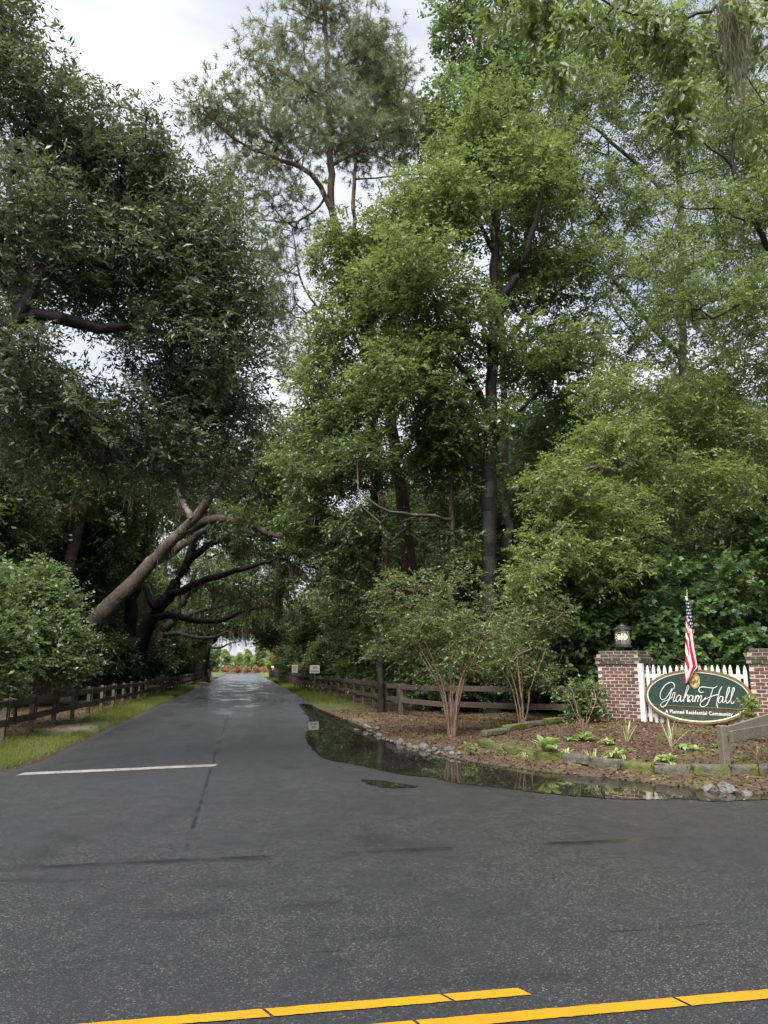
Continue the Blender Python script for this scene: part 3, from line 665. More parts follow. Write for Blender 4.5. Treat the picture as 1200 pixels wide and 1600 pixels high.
for k, (x, y, rz, sc, lab) in enumerate(((-7.0, 61, 0.3, 0.9, 'live oak between the low-limbed oak and the arching oak, left of the road'),
                                         (7.4, 86, 2.9, 0.95, 'live oak spreading from the right verge over the far road'),
                                         (-6.8, 98, -0.2, 0.9, 'farthest live oak at the mouth of the tree tunnel, left side'),
                                         (8.4, 62, 2.6, 0.8, 'live oak behind the two white notice boards'))):
    copy_tree(LO4 if k % 2 == 0 else LO6, (x, y, float(gz(x, y)) - 0.1), rz, sc, lab)

# ---- right side woods, front to back
OAKL = dict(K=9, Mx=9, L=0.62, ll=0.145, lw=0.075, flat=0.6, droop=0.12)
b = grounded(P(766, 1045, 23))
make_tree('oak_tree', 'tall oak with straight wet black trunk and forked upper limbs', 'tree', [b] + path((765, 900, 23), (764, 760, 23), (768, 600, 23), (770, 480, 23), (774, 380, 23.2), (778, 290, 23.5)), 0.34, 0.12,
    [(path((769, 490, 23), (800, 445, 22.5), (830, 372, 22), (846, 290, 21.8), (838, 265, 21.8)), 0.16, 0.05), (path((766, 650, 23), (742, 602, 22.5), (700, 552, 22), (684, 500, 22), (680, 462, 21.8), (650, 440, 21.5)), 0.14, 0.04),
     (path((774, 400, 23.2), (742, 335, 23), (690, 280, 23)), 0.10, 0.03), (path((768, 560, 23), (820, 500, 24), (890, 440, 25), (930, 380, 25)), 0.12, 0.04), (path((766, 700, 23), (800, 650, 23.5), (850, 610, 24)), 0.09, 0.03)],
    [lobe(690, 330, 23, 90, 80, 2.6), lobe(820, 300, 23, 85, 80, 2.6), lobe(755, 220, 24, 80, 80, 2.6), lobe(640, 430, 21.8, 90, 60, 2.4), lobe(700, 520, 23, 100, 70, 2.4, 0.8), lobe(860, 420, 24.5, 80, 60, 2.4, 0.8), lobe(640, 590, 22.5, 85, 70, 2.3, 0.8), lobe(820, 560, 24, 80, 60, 2.4, 0.8), lobe(720, 660, 23.5, 90, 60, 2.3, 0.6), lobe(880, 560, 24, 60, 60, 2.2, 0.7), lobe(820, 430, 24, 70, 60, 2.2, 0.6)],
    1300, 'oak_light', 'bark_dark', 31, lf=OAKL, tip_r=0.010, rcap=0.2)
b = grounded(P(800, 1045, 28))
make_tree('sweetgum_tree', 'tall sweetgum rising above the black-trunked oak to the sky gap', 'tree', [b] + path((790, 700, 28), (780, 400, 28), (768, 180, 28), (740, 60, 28), (722, -50, 28)), 0.21, 0.06, [],
    [lobe(715, 20, 28, 45, 60, 1.8), lobe(770, 90, 28, 75, 80, 2.6), lobe(700, 190, 28, 45, 75, 2.2), lobe(800, -30, 28, 70, 60, 2.5), lobe(850, 70, 28, 75, 75, 2.6), lobe(715, 300, 27.5, 55, 60, 2.2), lobe(780, 200, 28.5, 80, 80, 2.6)],
    620, 'sweetgum', 'bark_grey', 32, lf=dict(K=8, Mx=8, L=0.7, ll=0.17, lw=0.12, flat=0.7, droop=0.2), tip_r=0.012, rcap=0.16)
b = grounded(P(596, 1045, 25))
make_tree('oak_tree', 'slender pale green oak standing in front of the tall pine', 'tree', [b] + path((588, 800, 25), (573, 600, 25), (564, 470, 25), (556, 365, 25)), 0.11, 0.04,
    [(path((570, 560, 25), (540, 500, 25), (500, 480, 25)), 0.07, 0.02), (path((568, 520, 25), (610, 450, 25), (625, 390, 25)), 0.07, 0.02)],
    [lobe(550, 395, 25, 70, 45, 2.0), lobe(615, 375, 25, 50, 50, 1.8), lobe(590, 470, 25, 90, 60, 2.2), lobe(515, 520, 25, 55, 60, 2.0, 0.7), lobe(595, 570, 25, 95, 60, 2.3), lobe(540, 650, 25.5, 75, 60, 2.2, 0.9), lobe(500, 600, 25.5, 45, 60, 2.0, 0.7), lobe(470, 690, 26, 45, 45, 2.0, 0.6)],
    760, 'oak_light', 'bark_dark', 33, lf=dict(K=8, Mx=9, L=0.62, ll=0.145, lw=0.07, flat=0.6, tbase=0.08), tip_r=0.010, rcap=0.12)
b = grounded(P(704, 1045, 24))
make_tree('oak_tree', 'thin grey oak with one long lichened limb reaching left', 'tree', [b] + path((704, 900, 24), (708, 812, 24), (704, 740, 24), (680, 680, 24), (640, 640, 24)), 0.14, 0.06,
    [(path((708, 812, 24), (680, 808, 23.5), (650, 803, 23), (620, 803, 22.5), (592, 796, 22.2), (572, 776, 22.2), (556, 764, 22.4)), 0.075, 0.03), (path((704, 740, 24), (715, 700, 24), (740, 640, 24)), 0.06, 0.02)],
    [lobe(500, 740, 25, 55, 45, 2, 1.1), lobe(560, 720, 24, 70, 45, 2.2), lobe(690, 700, 24, 60, 50, 2.2, 0.7), lobe(700, 640, 24, 60, 50, 2), lobe(560, 830, 25, 75, 45, 2.2, 0.9), lobe(480, 820, 26, 40, 40, 2, 0.8), lobe(730, 760, 24.5, 60, 60, 2, 0.7), lobe(540, 900, 26, 60, 45, 2, 0.8), lobe(710, 870, 24.5, 50, 50, 1.8, 0.6)],
    680, 'live_oak', 'bark_oak', 34, lf=dict(K=8, Mx=9, L=0.6, ll=0.14, lw=0.07, flat=0.55), tip_r=0.006, rcap=0.04)

PINE = dict(T=5, K=24, ln=0.31, wd=0.022, L=0.75)
b = grounded(P(646, 1045, 28))
make_tree('pine_tree', 'tallest pine with leaning reddish trunk and open spreading crown', 'tree', [b] + path((641, 900, 28), (626, 760, 28), (603, 620, 28), (574, 500, 28), (542, 400, 28), (522, 335, 28), (516, 250, 28), (512, 130, 28), (506, -40, 28)), 0.36, 0.07,
    [(path((524, 345, 28), (500, 290, 27.5), (465, 260, 27), (410, 240, 26.5), (350, 205, 26), (310, 160, 26)), 0.13, 0.03), (path((516, 260, 28), (560, 235, 28), (610, 205, 28), (650, 205, 28)), 0.08, 0.025),
     (path((514, 150, 28), (470, 130, 27.5), (420, 100, 27), (375, 90, 27)), 0.07, 0.02), (path((518, 300, 28), (470, 345, 27.5), (400, 342, 27)), 0.06, 0.02), (path((512, 120, 28), (560, 90, 28), (600, 70, 28)), 0.06, 0.02), (path((508, 40, 28), (470, 20, 28), (440, 10, 28)), 0.05, 0.02)],
    [lobe(500, 0, 28, 60, 55, 2.0), lobe(440, 60, 28, 45, 32, 1.6, 0.8), lobe(400, 105, 27, 40, 25, 1.6, 0.8), lobe(570, 80, 28, 55, 50, 2.0), lobe(600, 150, 28, 45, 60, 2.0), lobe(480, 140, 28, 75, 50, 2.2), lobe(350, 175, 26.5, 55, 28, 1.8, 0.8), lobe(310, 175, 26, 25, 30, 1.2, 0.6), lobe(430, 215, 27, 90, 38, 2.2), lobe(550, 215, 28, 80, 45, 2.2), lobe(630, 210, 28, 32, 36, 1.8, 0.8), lobe(390, 285, 27, 60, 40, 1.8, 0.6), lobe(470, 320, 27.5, 45, 35, 1.6, 0.35)],
    900, 'pine', 'bark_pine', 41, lf=PINE, kind='needles', tip_r=0.012, rcap=0.16, up=0.12, minfrac=0.4)
b = grounded(P(618, 1045, 33))
make_tree('pine_tree', 'slimmer pine growing close behind the tallest pine', 'tree', [b] + path((595, 800, 33), (566, 500, 33), (553, 340, 33), (557, 240, 33), (566, 120, 33), (570, 60, 33)), 0.28, 0.05,
    [(path((556, 280, 33), (600, 278, 33), (640, 268, 33)), 0.06, 0.02)],
    [lobe(590, 120, 33, 50, 55, 2.2), lobe(625, 210, 33, 36, 36, 2.2, 0.8), lobe(570, 200, 33, 50, 45, 2.2, 0.7), lobe(625, 290, 33, 40, 35, 2, 0.3), lobe(425, 400, 33, 50, 50, 2.5, 0.6), lobe(440, 480, 33, 40, 50, 2.5, 0.55), lobe(455, 570, 33, 36, 50, 2.5, 0.5)],
    420, 'pine', 'bark_pine', 42, lf=PINE, kind='needles', tip_r=0.012, rcap=0.14, minfrac=0.5)
b = grounded(P(1060, 1045, 27))
make_tree('willow_oak', 'grey-trunked willow oak high behind the sign, crown full of sky gaps', 'tree', [b] + path((1066, 700, 27), (1066, 500, 27), (1063, 300, 27), (1052, 110, 27)), 0.30, 0.08,
    [(path((1066, 560, 27), (1010, 500, 26.5), (960, 440, 26), (925, 395, 26)), 0.12, 0.03), (path((1065, 430, 27), (1120, 390, 26.5), (1170, 330, 26)), 0.10, 0.03), (path((1064, 330, 27), (1000, 260, 26.5), (930, 200, 26)), 0.10, 0.03), (path((1066, 600, 27), (1120, 560, 26), (1180, 540, 26)), 0.09, 0.03)],
    [lobe(900, 180, 26, 80, 90, 2.6), lobe(980, 100, 26, 100, 90, 2.8), lobe(1100, 90, 26, 110, 90, 2.8), lobe(1170, 230, 26, 80, 90, 2.6), lobe(1040, 230, 26.5, 100, 75, 2.8), lobe(920, 320, 26, 80, 55, 2.4, 0.7), lobe(1120, 360, 26, 90, 60, 2.6, 0.6), lobe(900, 500, 26, 70, 60, 2.4, 0.8), lobe(1000, 520, 26.5, 90, 60, 2.5, 0.8), lobe(1140, 500, 26, 80, 60, 2.5, 0.8), lobe(960, 420, 26, 90, 50, 2.4, 0.8), lobe(1000, 330, 26, 90, 60, 2.6, 0.8), lobe(860, 270, 25.5, 60, 80, 2.4), lobe(1090, 450, 26, 90, 50, 2.4, 0.7), lobe(1180, 400, 26, 60, 60, 2.4, 0.7)],
    1650, 'oak_light', 'bark_grey', 51, lf=dict(K=8, Mx=9, L=0.66, ll=0.15, lw=0.06, flat=0.6, droop=0.2, tbase=-0.08), tip_r=0.011, rcap=0.16, moss=dict(n=50, per=8, ln=1.2, z0=8, wd=0.025))
b = grounded((17.6, 20.0))
make_tree('willow_oak', 'dark-limbed willow oak behind the right brick pillar, bare twigs hung with moss', 'tree', [b] + [(17.4, 20, 4.0)] + path((1330, 560, 19.5), (1225, 430, 19), (1180, 345, 18.8), (1145, 262, 18.6), (1160, 150, 18.6)), 0.26, 0.05,
    [(path((1180, 345, 18.8), (1120, 330, 18.4), (1060, 325, 18)), 0.05, 0.015), (path((1225, 430, 19), (1150, 480, 18.5), (1080, 500, 18)), 0.07, 0.02), (path((1145, 262, 18.6), (1090, 215, 18.2), (1040, 190, 18)), 0.04, 0.015)],
    [lobe(1150, 180, 18.6, 70, 90, 1.6, 0.7), lobe(1120, 320, 18.4, 80, 60, 1.6, 0.5), lobe(1180, 470, 18.5, 60, 70, 1.6, 0.8), lobe(1080, 470, 18.2, 70, 40, 1.5, 0.6), lobe(1190, 320, 18.6, 50, 70, 1.6, 0.7), lobe(1050, 400, 18.4, 60, 50, 1.5, 0.5)],
    380, 'oak_light', 'bark_dark', 52, lf=dict(K=7, Mx=8, L=0.5, ll=0.12, lw=0.05, droop=0.2), tip_r=0.008, rcap=0.12, moss=dict(n=40, per=9, ln=1.0, z0=7, wd=0.018))
b = grounded(P(1048, 1045, 21.5))
make_tree('willow_oak', 'bright yellow-green willow oak drooping behind the lantern pillar', 'tree', [b] + path((1044, 900, 21.5), (1046, 720, 21.3), (1052, 570, 21)), 0.22, 0.08,
    [(path((1045, 780, 21.4), (980, 730, 20.5), (900, 740, 19.5), (850, 800, 19)), 0.09, 0.025), (path((1046, 720, 21.3), (1110, 680, 20.5), (1180, 690, 20)), 0.08, 0.025), (path((1050, 640, 21), (980, 600, 20.5), (930, 610, 20)), 0.07, 0.02), (path((1045, 850, 21.4), (990, 830, 20.5), (920, 860, 19.5)), 0.06, 0.02)],
    [lobe(885, 760, 19.3, 70, 55, 1.6), lobe(960, 700, 19.8, 85, 50, 1.8), lobe(1070, 650, 20.2, 100, 55, 2.0), lobe(865, 850, 19, 65, 55, 1.5), lobe(960, 800, 19.2, 85, 55, 1.7), lobe(1080, 760, 19.6, 100, 60, 1.8), lobe(1160, 700, 19.8, 70, 70, 1.8), lobe(1140, 590, 20.4, 75, 55, 1.8), lobe(960, 610, 20.4, 60, 40, 1.6, 0.7), lobe(830, 905, 18.8, 40, 35, 1.2, 0.7), lobe(940, 880, 19, 60, 40, 1.4, 0.8)],
    950, 'willow_oak', 'bark_grey', 53, lf=dict(K=8, Mx=9, L=0.46, ll=0.115, lw=0.05, flat=0.7, droop=0.15, upw=0.7), tip_r=0.008, rcap=0.12, step=0.4, moss=dict(n=26, per=7, ln=0.7, z0=5, wd=0.015))
for k, (px, Yb, lob, lab, sd) in enumerate((
    (900, 21.5, [lobe(900, 985, 20.6, 65, 45, 1.3), lobe(860, 920, 21, 60, 45, 1.4), lobe(940, 940, 20.8, 55, 45, 1.3), lobe(850, 1030, 20.6, 50, 35, 1.0), lobe(930, 1050, 20.4, 50, 40, 1.0)], 'deep green maple filling the gap left of the lantern pillar', 61),
    (1110, 20.5, [lobe(1040, 960, 19.4, 70, 50, 1.2), lobe(1130, 910, 19.4, 80, 55, 1.4), lobe(1060, 1030, 19, 60, 40, 0.9), lobe(1150, 1010, 19, 60, 50, 1.0), lobe(1010, 890, 19.8, 50, 40, 1.2, 0.7), lobe(1190, 850, 19.6, 60, 60, 1.3)], 'deep green maple rising behind the oval sign and flag', 62),
    (1010, 24.0, [lobe(1000, 960, 23, 90, 70, 1.5), lobe(1100, 980, 23.5, 100, 70, 1.5), lobe(1010, 1040, 23, 110, 40, 1.2), lobe(1180, 960, 23, 80, 90, 1.5)], 'dark maple deep in shade behind the picket fence', 63))):
    b = grounded(P(px, 1045, Yb))
    make_tree('maple_tree', lab, 'tree', [b, b + np.array((0.05, 0, 2.2)), b + np.array((0.1, -0.1, 4.2))], 0.10, 0.04, [], lob, 240, 'maple', 'bark_grey', sd,
              lf=dict(K=8, Mx=8, L=0.5, ll=0.15, lw=0.13, flat=0.45, droop=0.15, tvar=0.6), tip_r=0.008, rcap=0.06, minfrac=0.2)

# ---- overhanging branch, close above the junction, from a tree right of the frame
b = grounded((12.2, 11.2))
root, NT = make_tree('tupelo_tree', 'large-leaved branch with a long beard of grey moss hanging over the junction', 'tree', [b, (12.1, 11.1, 3.5), (11.2, 10.4, 6.5), (9.3, 9.4, 8.4), P(1260, -10, 8.0)], 0.24, 0.07,
    [(path((1260, -10, 8.0), (1150, 10, 7.8), (1060, 30, 7.6), (960, 10, 7.6), (860, -20, 7.6)), 0.035, 0.012), (path((1150, 10, 7.8), (1110, 90, 7.7), (1060, 170, 7.6)), 0.016, 0.006), (path((1260, -10, 8.0), (1185, 90, 7.6), (1130, 150, 7.5)), 0.02, 0.006), (path((960, 10, 7.6), (910, 60, 7.6), (870, 100, 7.6)), 0.012, 0.005)],
    [lobe(960, 25, 7.6, 90, 30, 0.5), lobe(860, 20, 7.6, 60, 45, 0.45), lobe(1050, 60, 7.6, 50, 40, 0.45), lobe(1055, 165, 7.6, 40, 60, 0.35, 0.7), lobe(870, 95, 7.6, 22, 30, 0.2, 1.2), lobe(1150, 60, 7.8, 70, 60, 0.5, 0.7), lobe(790, -10, 7.6, 40, 22, 0.3, 0.8), lobe(1180, 180, 7.8, 25, 60, 0.4, 0.5)],
    120, 'near_leaf', 'bark_dark', 71, lf=dict(K=4, Mx=6, L=0.26, ll=0.135, lw=0.062, flat=0.8, droop=0.75, upw=0.25, hexa=True, spread=0.25), tip_r=0.0035, rcap=0.05, step=0.25, keep=0.0)
obj('moss', moss_mesh([P(1135, 2, 7.55), P(1147, 10, 7.55), P(1140, 28, 7.55)], b, NT.rng, 260, 1.0, wd=0.008, spread=0.055), root)['kind'] = 'stuff'
obj('moss', moss_mesh([P(1150, 60, 7.5), P(1155, 110, 7.5)], b, NT.rng, 60, 1.0, wd=0.006, spread=0.03), root)['kind'] = 'stuff'

# ---- the crape myrtles by the right fence
def myrtle(base, H, spread, stems, n, label, seed, lob, bark='bark_myrtle', r=0.034):
    rng = np.random.default_rng(seed); limbs = []
    base = np.array(base)
    for i in range(stems):
        a = 2 * math.pi * i / stems + rng.uniform(-0.3, 0.3); s_ = rng.uniform(0.6, 1.0) * spread
        dirv = np.array((math.cos(a), math.sin(a), 0))
        limbs.append(([base + dirv * 0.07, base + dirv * (0.10 + 0.05 * s_) + np.array((0, 0, 0.16 * H)), base + dirv * (0.16 + 0.13 * s_) + np.array((0, 0, 0.32 * H)), base + dirv * (0.3 + s_ * 0.6) + np.array((0, 0, 0.60 * H))], r * rng.uniform(0.7, 1.3), 0.008))
    return make_tree('crape_myrtle', label, 'shrub', [base, base + np.array((0, 0, 0.25))], 0.05, 0.04, limbs, lob, n, 'myrtle', bark, seed,
                     lf=dict(K=6, Mx=8, L=0.34, ll=0.075, lw=0.042, flat=0.6, droop=0.08, spread=0.3, out=1.1), tip_r=0.0035, rcap=0.03, step=0.22, up=0.15, wig=0.012)
b = GG(706, 1150)
myrtle(b, 3.4, 1.1, 12, 320, 'multi-stemmed crape myrtle on the leaf-strewn verge before the rail fence', 81,
    [lobe(690, 985, 17, 75, 45, 0.9), lobe(630, 1000, 17, 45, 45, 0.8), lobe(620, 950, 17, 40, 30, 0.6, 0.6), lobe(740, 1020, 16.6, 55, 35, 0.8), lobe(680, 930, 17.3, 60, 35, 0.8, 0.6), lobe(690, 1040, 16.8, 60, 26, 0.8, 0.8), lobe(780, 985, 17, 45, 30, 0.7, 0.7), lobe(600, 915, 17, 30, 22, 0.5, 0.5), lobe(585, 1015, 17, 22, 22, 0.5, 0.5), lobe(770, 930, 17, 30, 22, 0.5, 0.4), lobe(650, 900, 17.2, 36, 20, 0.6, 0.4), lobe(720, 905, 17.2, 30, 24, 0.5, 0.4)])
b = GG(818, 1141)
myrtle(b, 3.0, 0.8, 6, 170, 'smaller sparse crape myrtle beside the fence post towards the pillar', 82,
    [lobe(815, 1000, 18.4, 50, 40, 0.8), lobe(850, 960, 18.4, 40, 35, 0.8), lobe(790, 1045, 18.2, 40, 26, 0.7), lobe(835, 1050, 18.2, 40, 28, 0.6)], r=0.018)
b = GG(912, 1147)
make_tree('shrub', 'leafy green shrub growing against the foot of the lantern pillar', 'shrub', [b, b + np.array((0, 0, 0.3))], 0.02, 0.015,
    [([b, b + np.array((dx, dy, 0.5)), b + np.array((dx * 2.2, dy * 2, 0.95))], 0.012, 0.005) for dx, dy in ((-0.2, 0), (0.1, -0.1), (0.25, 0.05), (-0.05, 0.15))],
    [lobe(915, 1085, 16.6, 32, 26, 0.35), lobe(900, 1110, 16.7, 24, 26, 0.35), lobe(932, 1105, 16.5, 20, 28, 0.3), lobe(880, 1085, 17, 16, 14, 0.25, 0.6)], 120, 'shrub', 'bark_myrtle', 83,
    lf=dict(K=6, Mx=7, L=0.16, ll=0.075, lw=0.045, flat=0.8, droop=0.05, spread=0.3, tbase=0.1), tip_r=0.003, rcap=0.012, step=0.12, wig=0.01)

# ---- bushes behind the left fence
BUSH = dict(K=9, Mx=9, L=0.42, ll=0.105, lw=0.058, flat=0.5, droop=0.1, tvar=0.6)
for (px, Yb, lob, n, leaf, lab, sd) in (
    (30, 21, [lobe(50, 935, 21.5, 75, 40, 1.1), lobe(10, 990, 20.5, 70, 45, 1.0), lobe(85, 985, 21, 50, 40, 0.9), lobe(40, 1040, 20.3, 70, 36, 0.8), lobe(105, 1030, 21.4, 40, 34, 0.7), lobe(60, 890, 22, 34, 22, 0.8, 0.6), lobe(125, 1000, 22, 24, 20, 0.5, 0.5), lobe(0, 900, 21.5, 30, 30, 0.8, 0.7), lobe(110, 960, 22, 26, 16, 0.5, 0.5)], 450, 'shrub', 'large pale green bush crowding over the left rail fence', 91),
    (-30, 18, [lobe(-20, 1010, 17.6, 60, 70, 0.9), lobe(-10, 1060, 17.2, 40, 34, 0.6), lobe(-40, 940, 18, 60, 60, 1.0)], 170, 'shrub', 'pale green bush behind the first posts of the left fence', 92),
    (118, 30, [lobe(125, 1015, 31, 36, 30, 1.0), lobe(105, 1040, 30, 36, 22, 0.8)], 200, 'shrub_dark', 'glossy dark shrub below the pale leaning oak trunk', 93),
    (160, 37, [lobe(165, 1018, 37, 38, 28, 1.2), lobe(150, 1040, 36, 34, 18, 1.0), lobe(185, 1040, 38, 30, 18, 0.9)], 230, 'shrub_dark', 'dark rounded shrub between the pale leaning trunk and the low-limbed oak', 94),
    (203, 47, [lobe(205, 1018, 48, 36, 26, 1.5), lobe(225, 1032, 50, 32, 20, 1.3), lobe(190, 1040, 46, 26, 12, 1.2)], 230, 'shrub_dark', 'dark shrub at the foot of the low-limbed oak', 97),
    (252, 62, [lobe(252, 1018, 63, 34, 26, 1.8), lobe(270, 1034, 66, 26, 14, 1.5), lobe(240, 1038, 61, 22, 12, 1.3)], 230, 'wood', 'dense green thicket behind the far stretch of the left fence', 95),
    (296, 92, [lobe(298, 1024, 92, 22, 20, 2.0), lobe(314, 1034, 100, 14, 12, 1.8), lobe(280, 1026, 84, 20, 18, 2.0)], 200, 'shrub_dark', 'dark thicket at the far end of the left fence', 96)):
    b = grounded(P(px, 1045, Yb)); sc_ = max(1.0, Yb / 24)
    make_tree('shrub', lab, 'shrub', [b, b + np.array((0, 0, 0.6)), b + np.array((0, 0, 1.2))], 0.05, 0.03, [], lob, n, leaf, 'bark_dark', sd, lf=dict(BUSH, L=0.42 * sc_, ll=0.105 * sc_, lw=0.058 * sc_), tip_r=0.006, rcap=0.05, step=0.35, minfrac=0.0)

# ---- understorey and background trees: a few kinds, copied
def template(name, label, cat, H, R, low, n, leaf, bark, seed, lf, r0, grp):
    rng = np.random.default_rng(seed); lobs = []
    for i in range(9):
        t = (i + 0.5) / 9; z = low + (H - low) * t; rr = R * (0.45 + 0.55 * math.sin(math.pi * (0.15 + 0.8 * t)))
        a = rng.uniform(0, 6.28); lobs.append((np.array((math.cos(a) * rr * 0.45, math.sin(a) * rr * 0.45, z)), (rr * 0.75, rr * 0.75, (H - low) * 0.13 + 0.3), 1.0))
    return make_tree(name, label, cat, [(0, 0, -0.15), (0.1, 0, H * 0.3), (-0.15, 0.1, H * 0.6), (0.1, 0, H * 0.92)], r0, 0.04, [], lobs, n, leaf, bark, seed, group=grp, lf=lf, tip_r=0.012, rcap=r0 * 0.6)[0]
GR = 'trees in the shaded wood right of the road'; GL = 'trees in the wood left of the road'
LR = 'woodland tree in the shaded wood behind the right fence'; LL = 'woodland tree in the wood behind the left fence'
TA = template('woodland_tree', LR, 'tree', 9.5, 2.9, 0.6, 520, 'wood', 'bark_dark', 101, dict(K=8, Mx=8, L=0.72, ll=0.19, lw=0.11, flat=0.5), 0.13, GR)
TB = template('woodland_tree', LR, 'tree', 16.5, 3.8, 3.0, 560, 'wood', 'bark_dark', 102, dict(K=8, Mx=8, L=0.85, ll=0.22, lw=0.12, flat=0.55), 0.2, GR)
TC = template('woodland_tree', LR, 'tree', 14.0, 3.4, 2.0, 520, 'maple', 'bark_grey', 103, dict(K=8, Mx=8, L=0.8, ll=0.21, lw=0.14, flat=0.5), 0.18, GR)
TS = template('understorey_shrub', 'understorey shrub along the right rail fence under the trees', 'shrub', 3.4, 1.7, 0.2, 260, 'wood', 'bark_dark', 104, dict(K=7, Mx=8, L=0.45, ll=0.14, lw=0.085, flat=0.5), 0.05, 'shrubs along the right fence')
def zone(kind, x, y):
    if x < 0:
        w_ = 'behind the first stretch of the left fence' if y < 33 else 'between the low-limbed oak and the left fence' if y < 56 else 'far along the left fence near the tunnel mouth'
    elif y > 57: w_ = 'far along the right fence near the tunnel mouth'
    elif y > 40 and x < 13: w_ = 'behind the white notice boards'
    elif x < 11: w_ = 'behind the tall leaning pine'
    elif y < 30: w_ = 'close behind the maples at the brick pillars'
    elif y < 38: w_ = 'behind the black-trunked oak and the willow oaks'
    else: w_ = 'deep in the shaded wood right of the pine'
    return f'{kind} {w_}'
def put(T, spots, label=None, group=None, first=False, seed=5, kind=None):
    r = np.random.default_rng(seed)
    for i, (x, y, s) in enumerate(spots):
        z = float(gz(x, y))
        if kind: label = zone(kind, x, y); group = group or T.get('group'); T['label'] = zone(kind, *spots[0][:2]) if first else T['label']
        if first and i == 0:
            T.location = (x, y, z); T.scale = (s, s, s); continue
        copy_tree(T, (x, y, z), r.uniform(0, 6.28), s, label, group)
put(TA, [(9.5, 31, 0.9), (8.6, 38, 0.95), (8.4, 46, 1.0), (8.2, 55, 0.95), (8.0, 66, 1.0), (7.8, 78, 1.0), (7.6, 92, 1.0), (12.5, 28, 0.95), (14.5, 25, 0.8), (17, 27, 0.95), (20.5, 24, 0.95), (22, 29, 1.0), (13, 36, 1.1), (18.5, 34, 1.1), (7.6, 106, 1.0)], first=True, kind='low bushy woodland tree')
put(TB, [(11, 42, 0.95), (15.5, 40, 1.0), (20, 39, 1.05), (25, 36, 1.05), (29, 32, 1.0), (12, 52, 1.0), (18, 50, 1.1), (25, 46, 1.1), (31, 42, 1.1), (11.5, 66, 1.0), (33, 36, 1.1)], first=True, kind='tall dark woodland tree')
put(TC, [(14, 31.5, 0.95), (23, 33, 1.0), (27, 27, 1.0), (11, 58, 1.05), (17, 44, 1.1), (11, 80, 1.05), (30, 25, 1.0), (22, 56, 1.3), (14, 72, 1.2)], first=True, kind='broad-leaved woodland tree')
put(TS, [(6.6, 28.5, 1.0), (6.4, 32, 1.0), (6.5, 37, 1.1), (6.2, 42, 1.0), (5.9, 48, 0.9), (5.8, 54, 0.9), (5.8, 61, 1.0), (5.6, 69, 1.0), (5.5, 78, 1.0), (5.4, 88, 1.0), (5.4, 98, 1.0), (8.8, 22.5, 0.85), (10.6, 21.5, 0.8), (7.4, 23.5, 0.9), (9.4, 25, 1.1), (6.5, 25.2, 0.9), (12.0, 24.0, 1.0)], first=True, kind='rounded understorey shrub')
put(TA, [(-9.5, 29, 0.9), (-8.8, 40, 0.85), (-9, 52, 0.95), (-8.5, 66, 1.0), (-8.2, 80, 1.0), (-8, 92, 1.0), (-11.5, 25, 0.95), (-12, 34, 1.0)], None, GL, seed=6, kind='low bushy woodland tree')
put(TB, [(-8.6, 38.5, 0.9), (-10.5, 28, 0.95), (-13, 44, 0.9), (-15, 30, 0.9), (-12.5, 58, 0.95), (-12, 74, 1.0), (-18, 40, 1.0), (-19, 54, 1.0)], None, GL, seed=7, kind='tall dark woodland tree')
put(TC, [(-14.5, 36, 0.9), (-12, 50, 0.9), (-11.5, 66, 0.95), (-11, 88, 1.0), (-17, 25, 0.9)], None, GL, seed=8, kind='broad-leaved woodland tree')
# the sunny clearing at the end of the road
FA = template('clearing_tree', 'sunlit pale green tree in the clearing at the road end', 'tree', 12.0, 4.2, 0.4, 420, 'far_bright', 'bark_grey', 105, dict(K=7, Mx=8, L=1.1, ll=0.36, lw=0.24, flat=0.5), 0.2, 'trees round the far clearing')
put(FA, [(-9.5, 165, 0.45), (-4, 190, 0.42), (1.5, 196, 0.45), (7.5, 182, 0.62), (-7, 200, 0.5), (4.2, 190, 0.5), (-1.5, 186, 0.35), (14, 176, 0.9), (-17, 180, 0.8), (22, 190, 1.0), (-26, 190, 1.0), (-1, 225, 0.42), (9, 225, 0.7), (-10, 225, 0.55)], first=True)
for (x, y, s, leaf, lab) in ((6.2, 122, 1.0, 'red_leaf', 'small rust-red tree at the right mouth of the tree tunnel'), (5.2, 101, 0.4, 'orange_leaf', 'low yellow-orange bush past the end of the right fence')):
    t = template('shrub', lab, 'shrub', 5.5 * s, 1.7 * s, 0.2, 160, leaf, 'bark_dark', int(x * 100), dict(K=7, Mx=8, L=0.6, ll=0.22, lw=0.15), 0.06, None); t.location = (x, y, float(gz(x, y)))
OS = template('shrub', 'low orange flowering shrub across the far clearing', 'shrub', 1.5, 1.2, 0.1, 70, 'orange_leaf', 'bark_dark', 107, dict(K=6, Mx=7, L=0.4, ll=0.16, lw=0.10), 0.04, 'orange shrubs across the road end')
put(OS, [(-3.4, 168, 0.8), (-1.2, 170, 0.9), (0.8, 169, 0.8), (2.8, 170, 0.8), (4.6, 168, 0.7), (-5.6, 169, 0.7)], first=True)
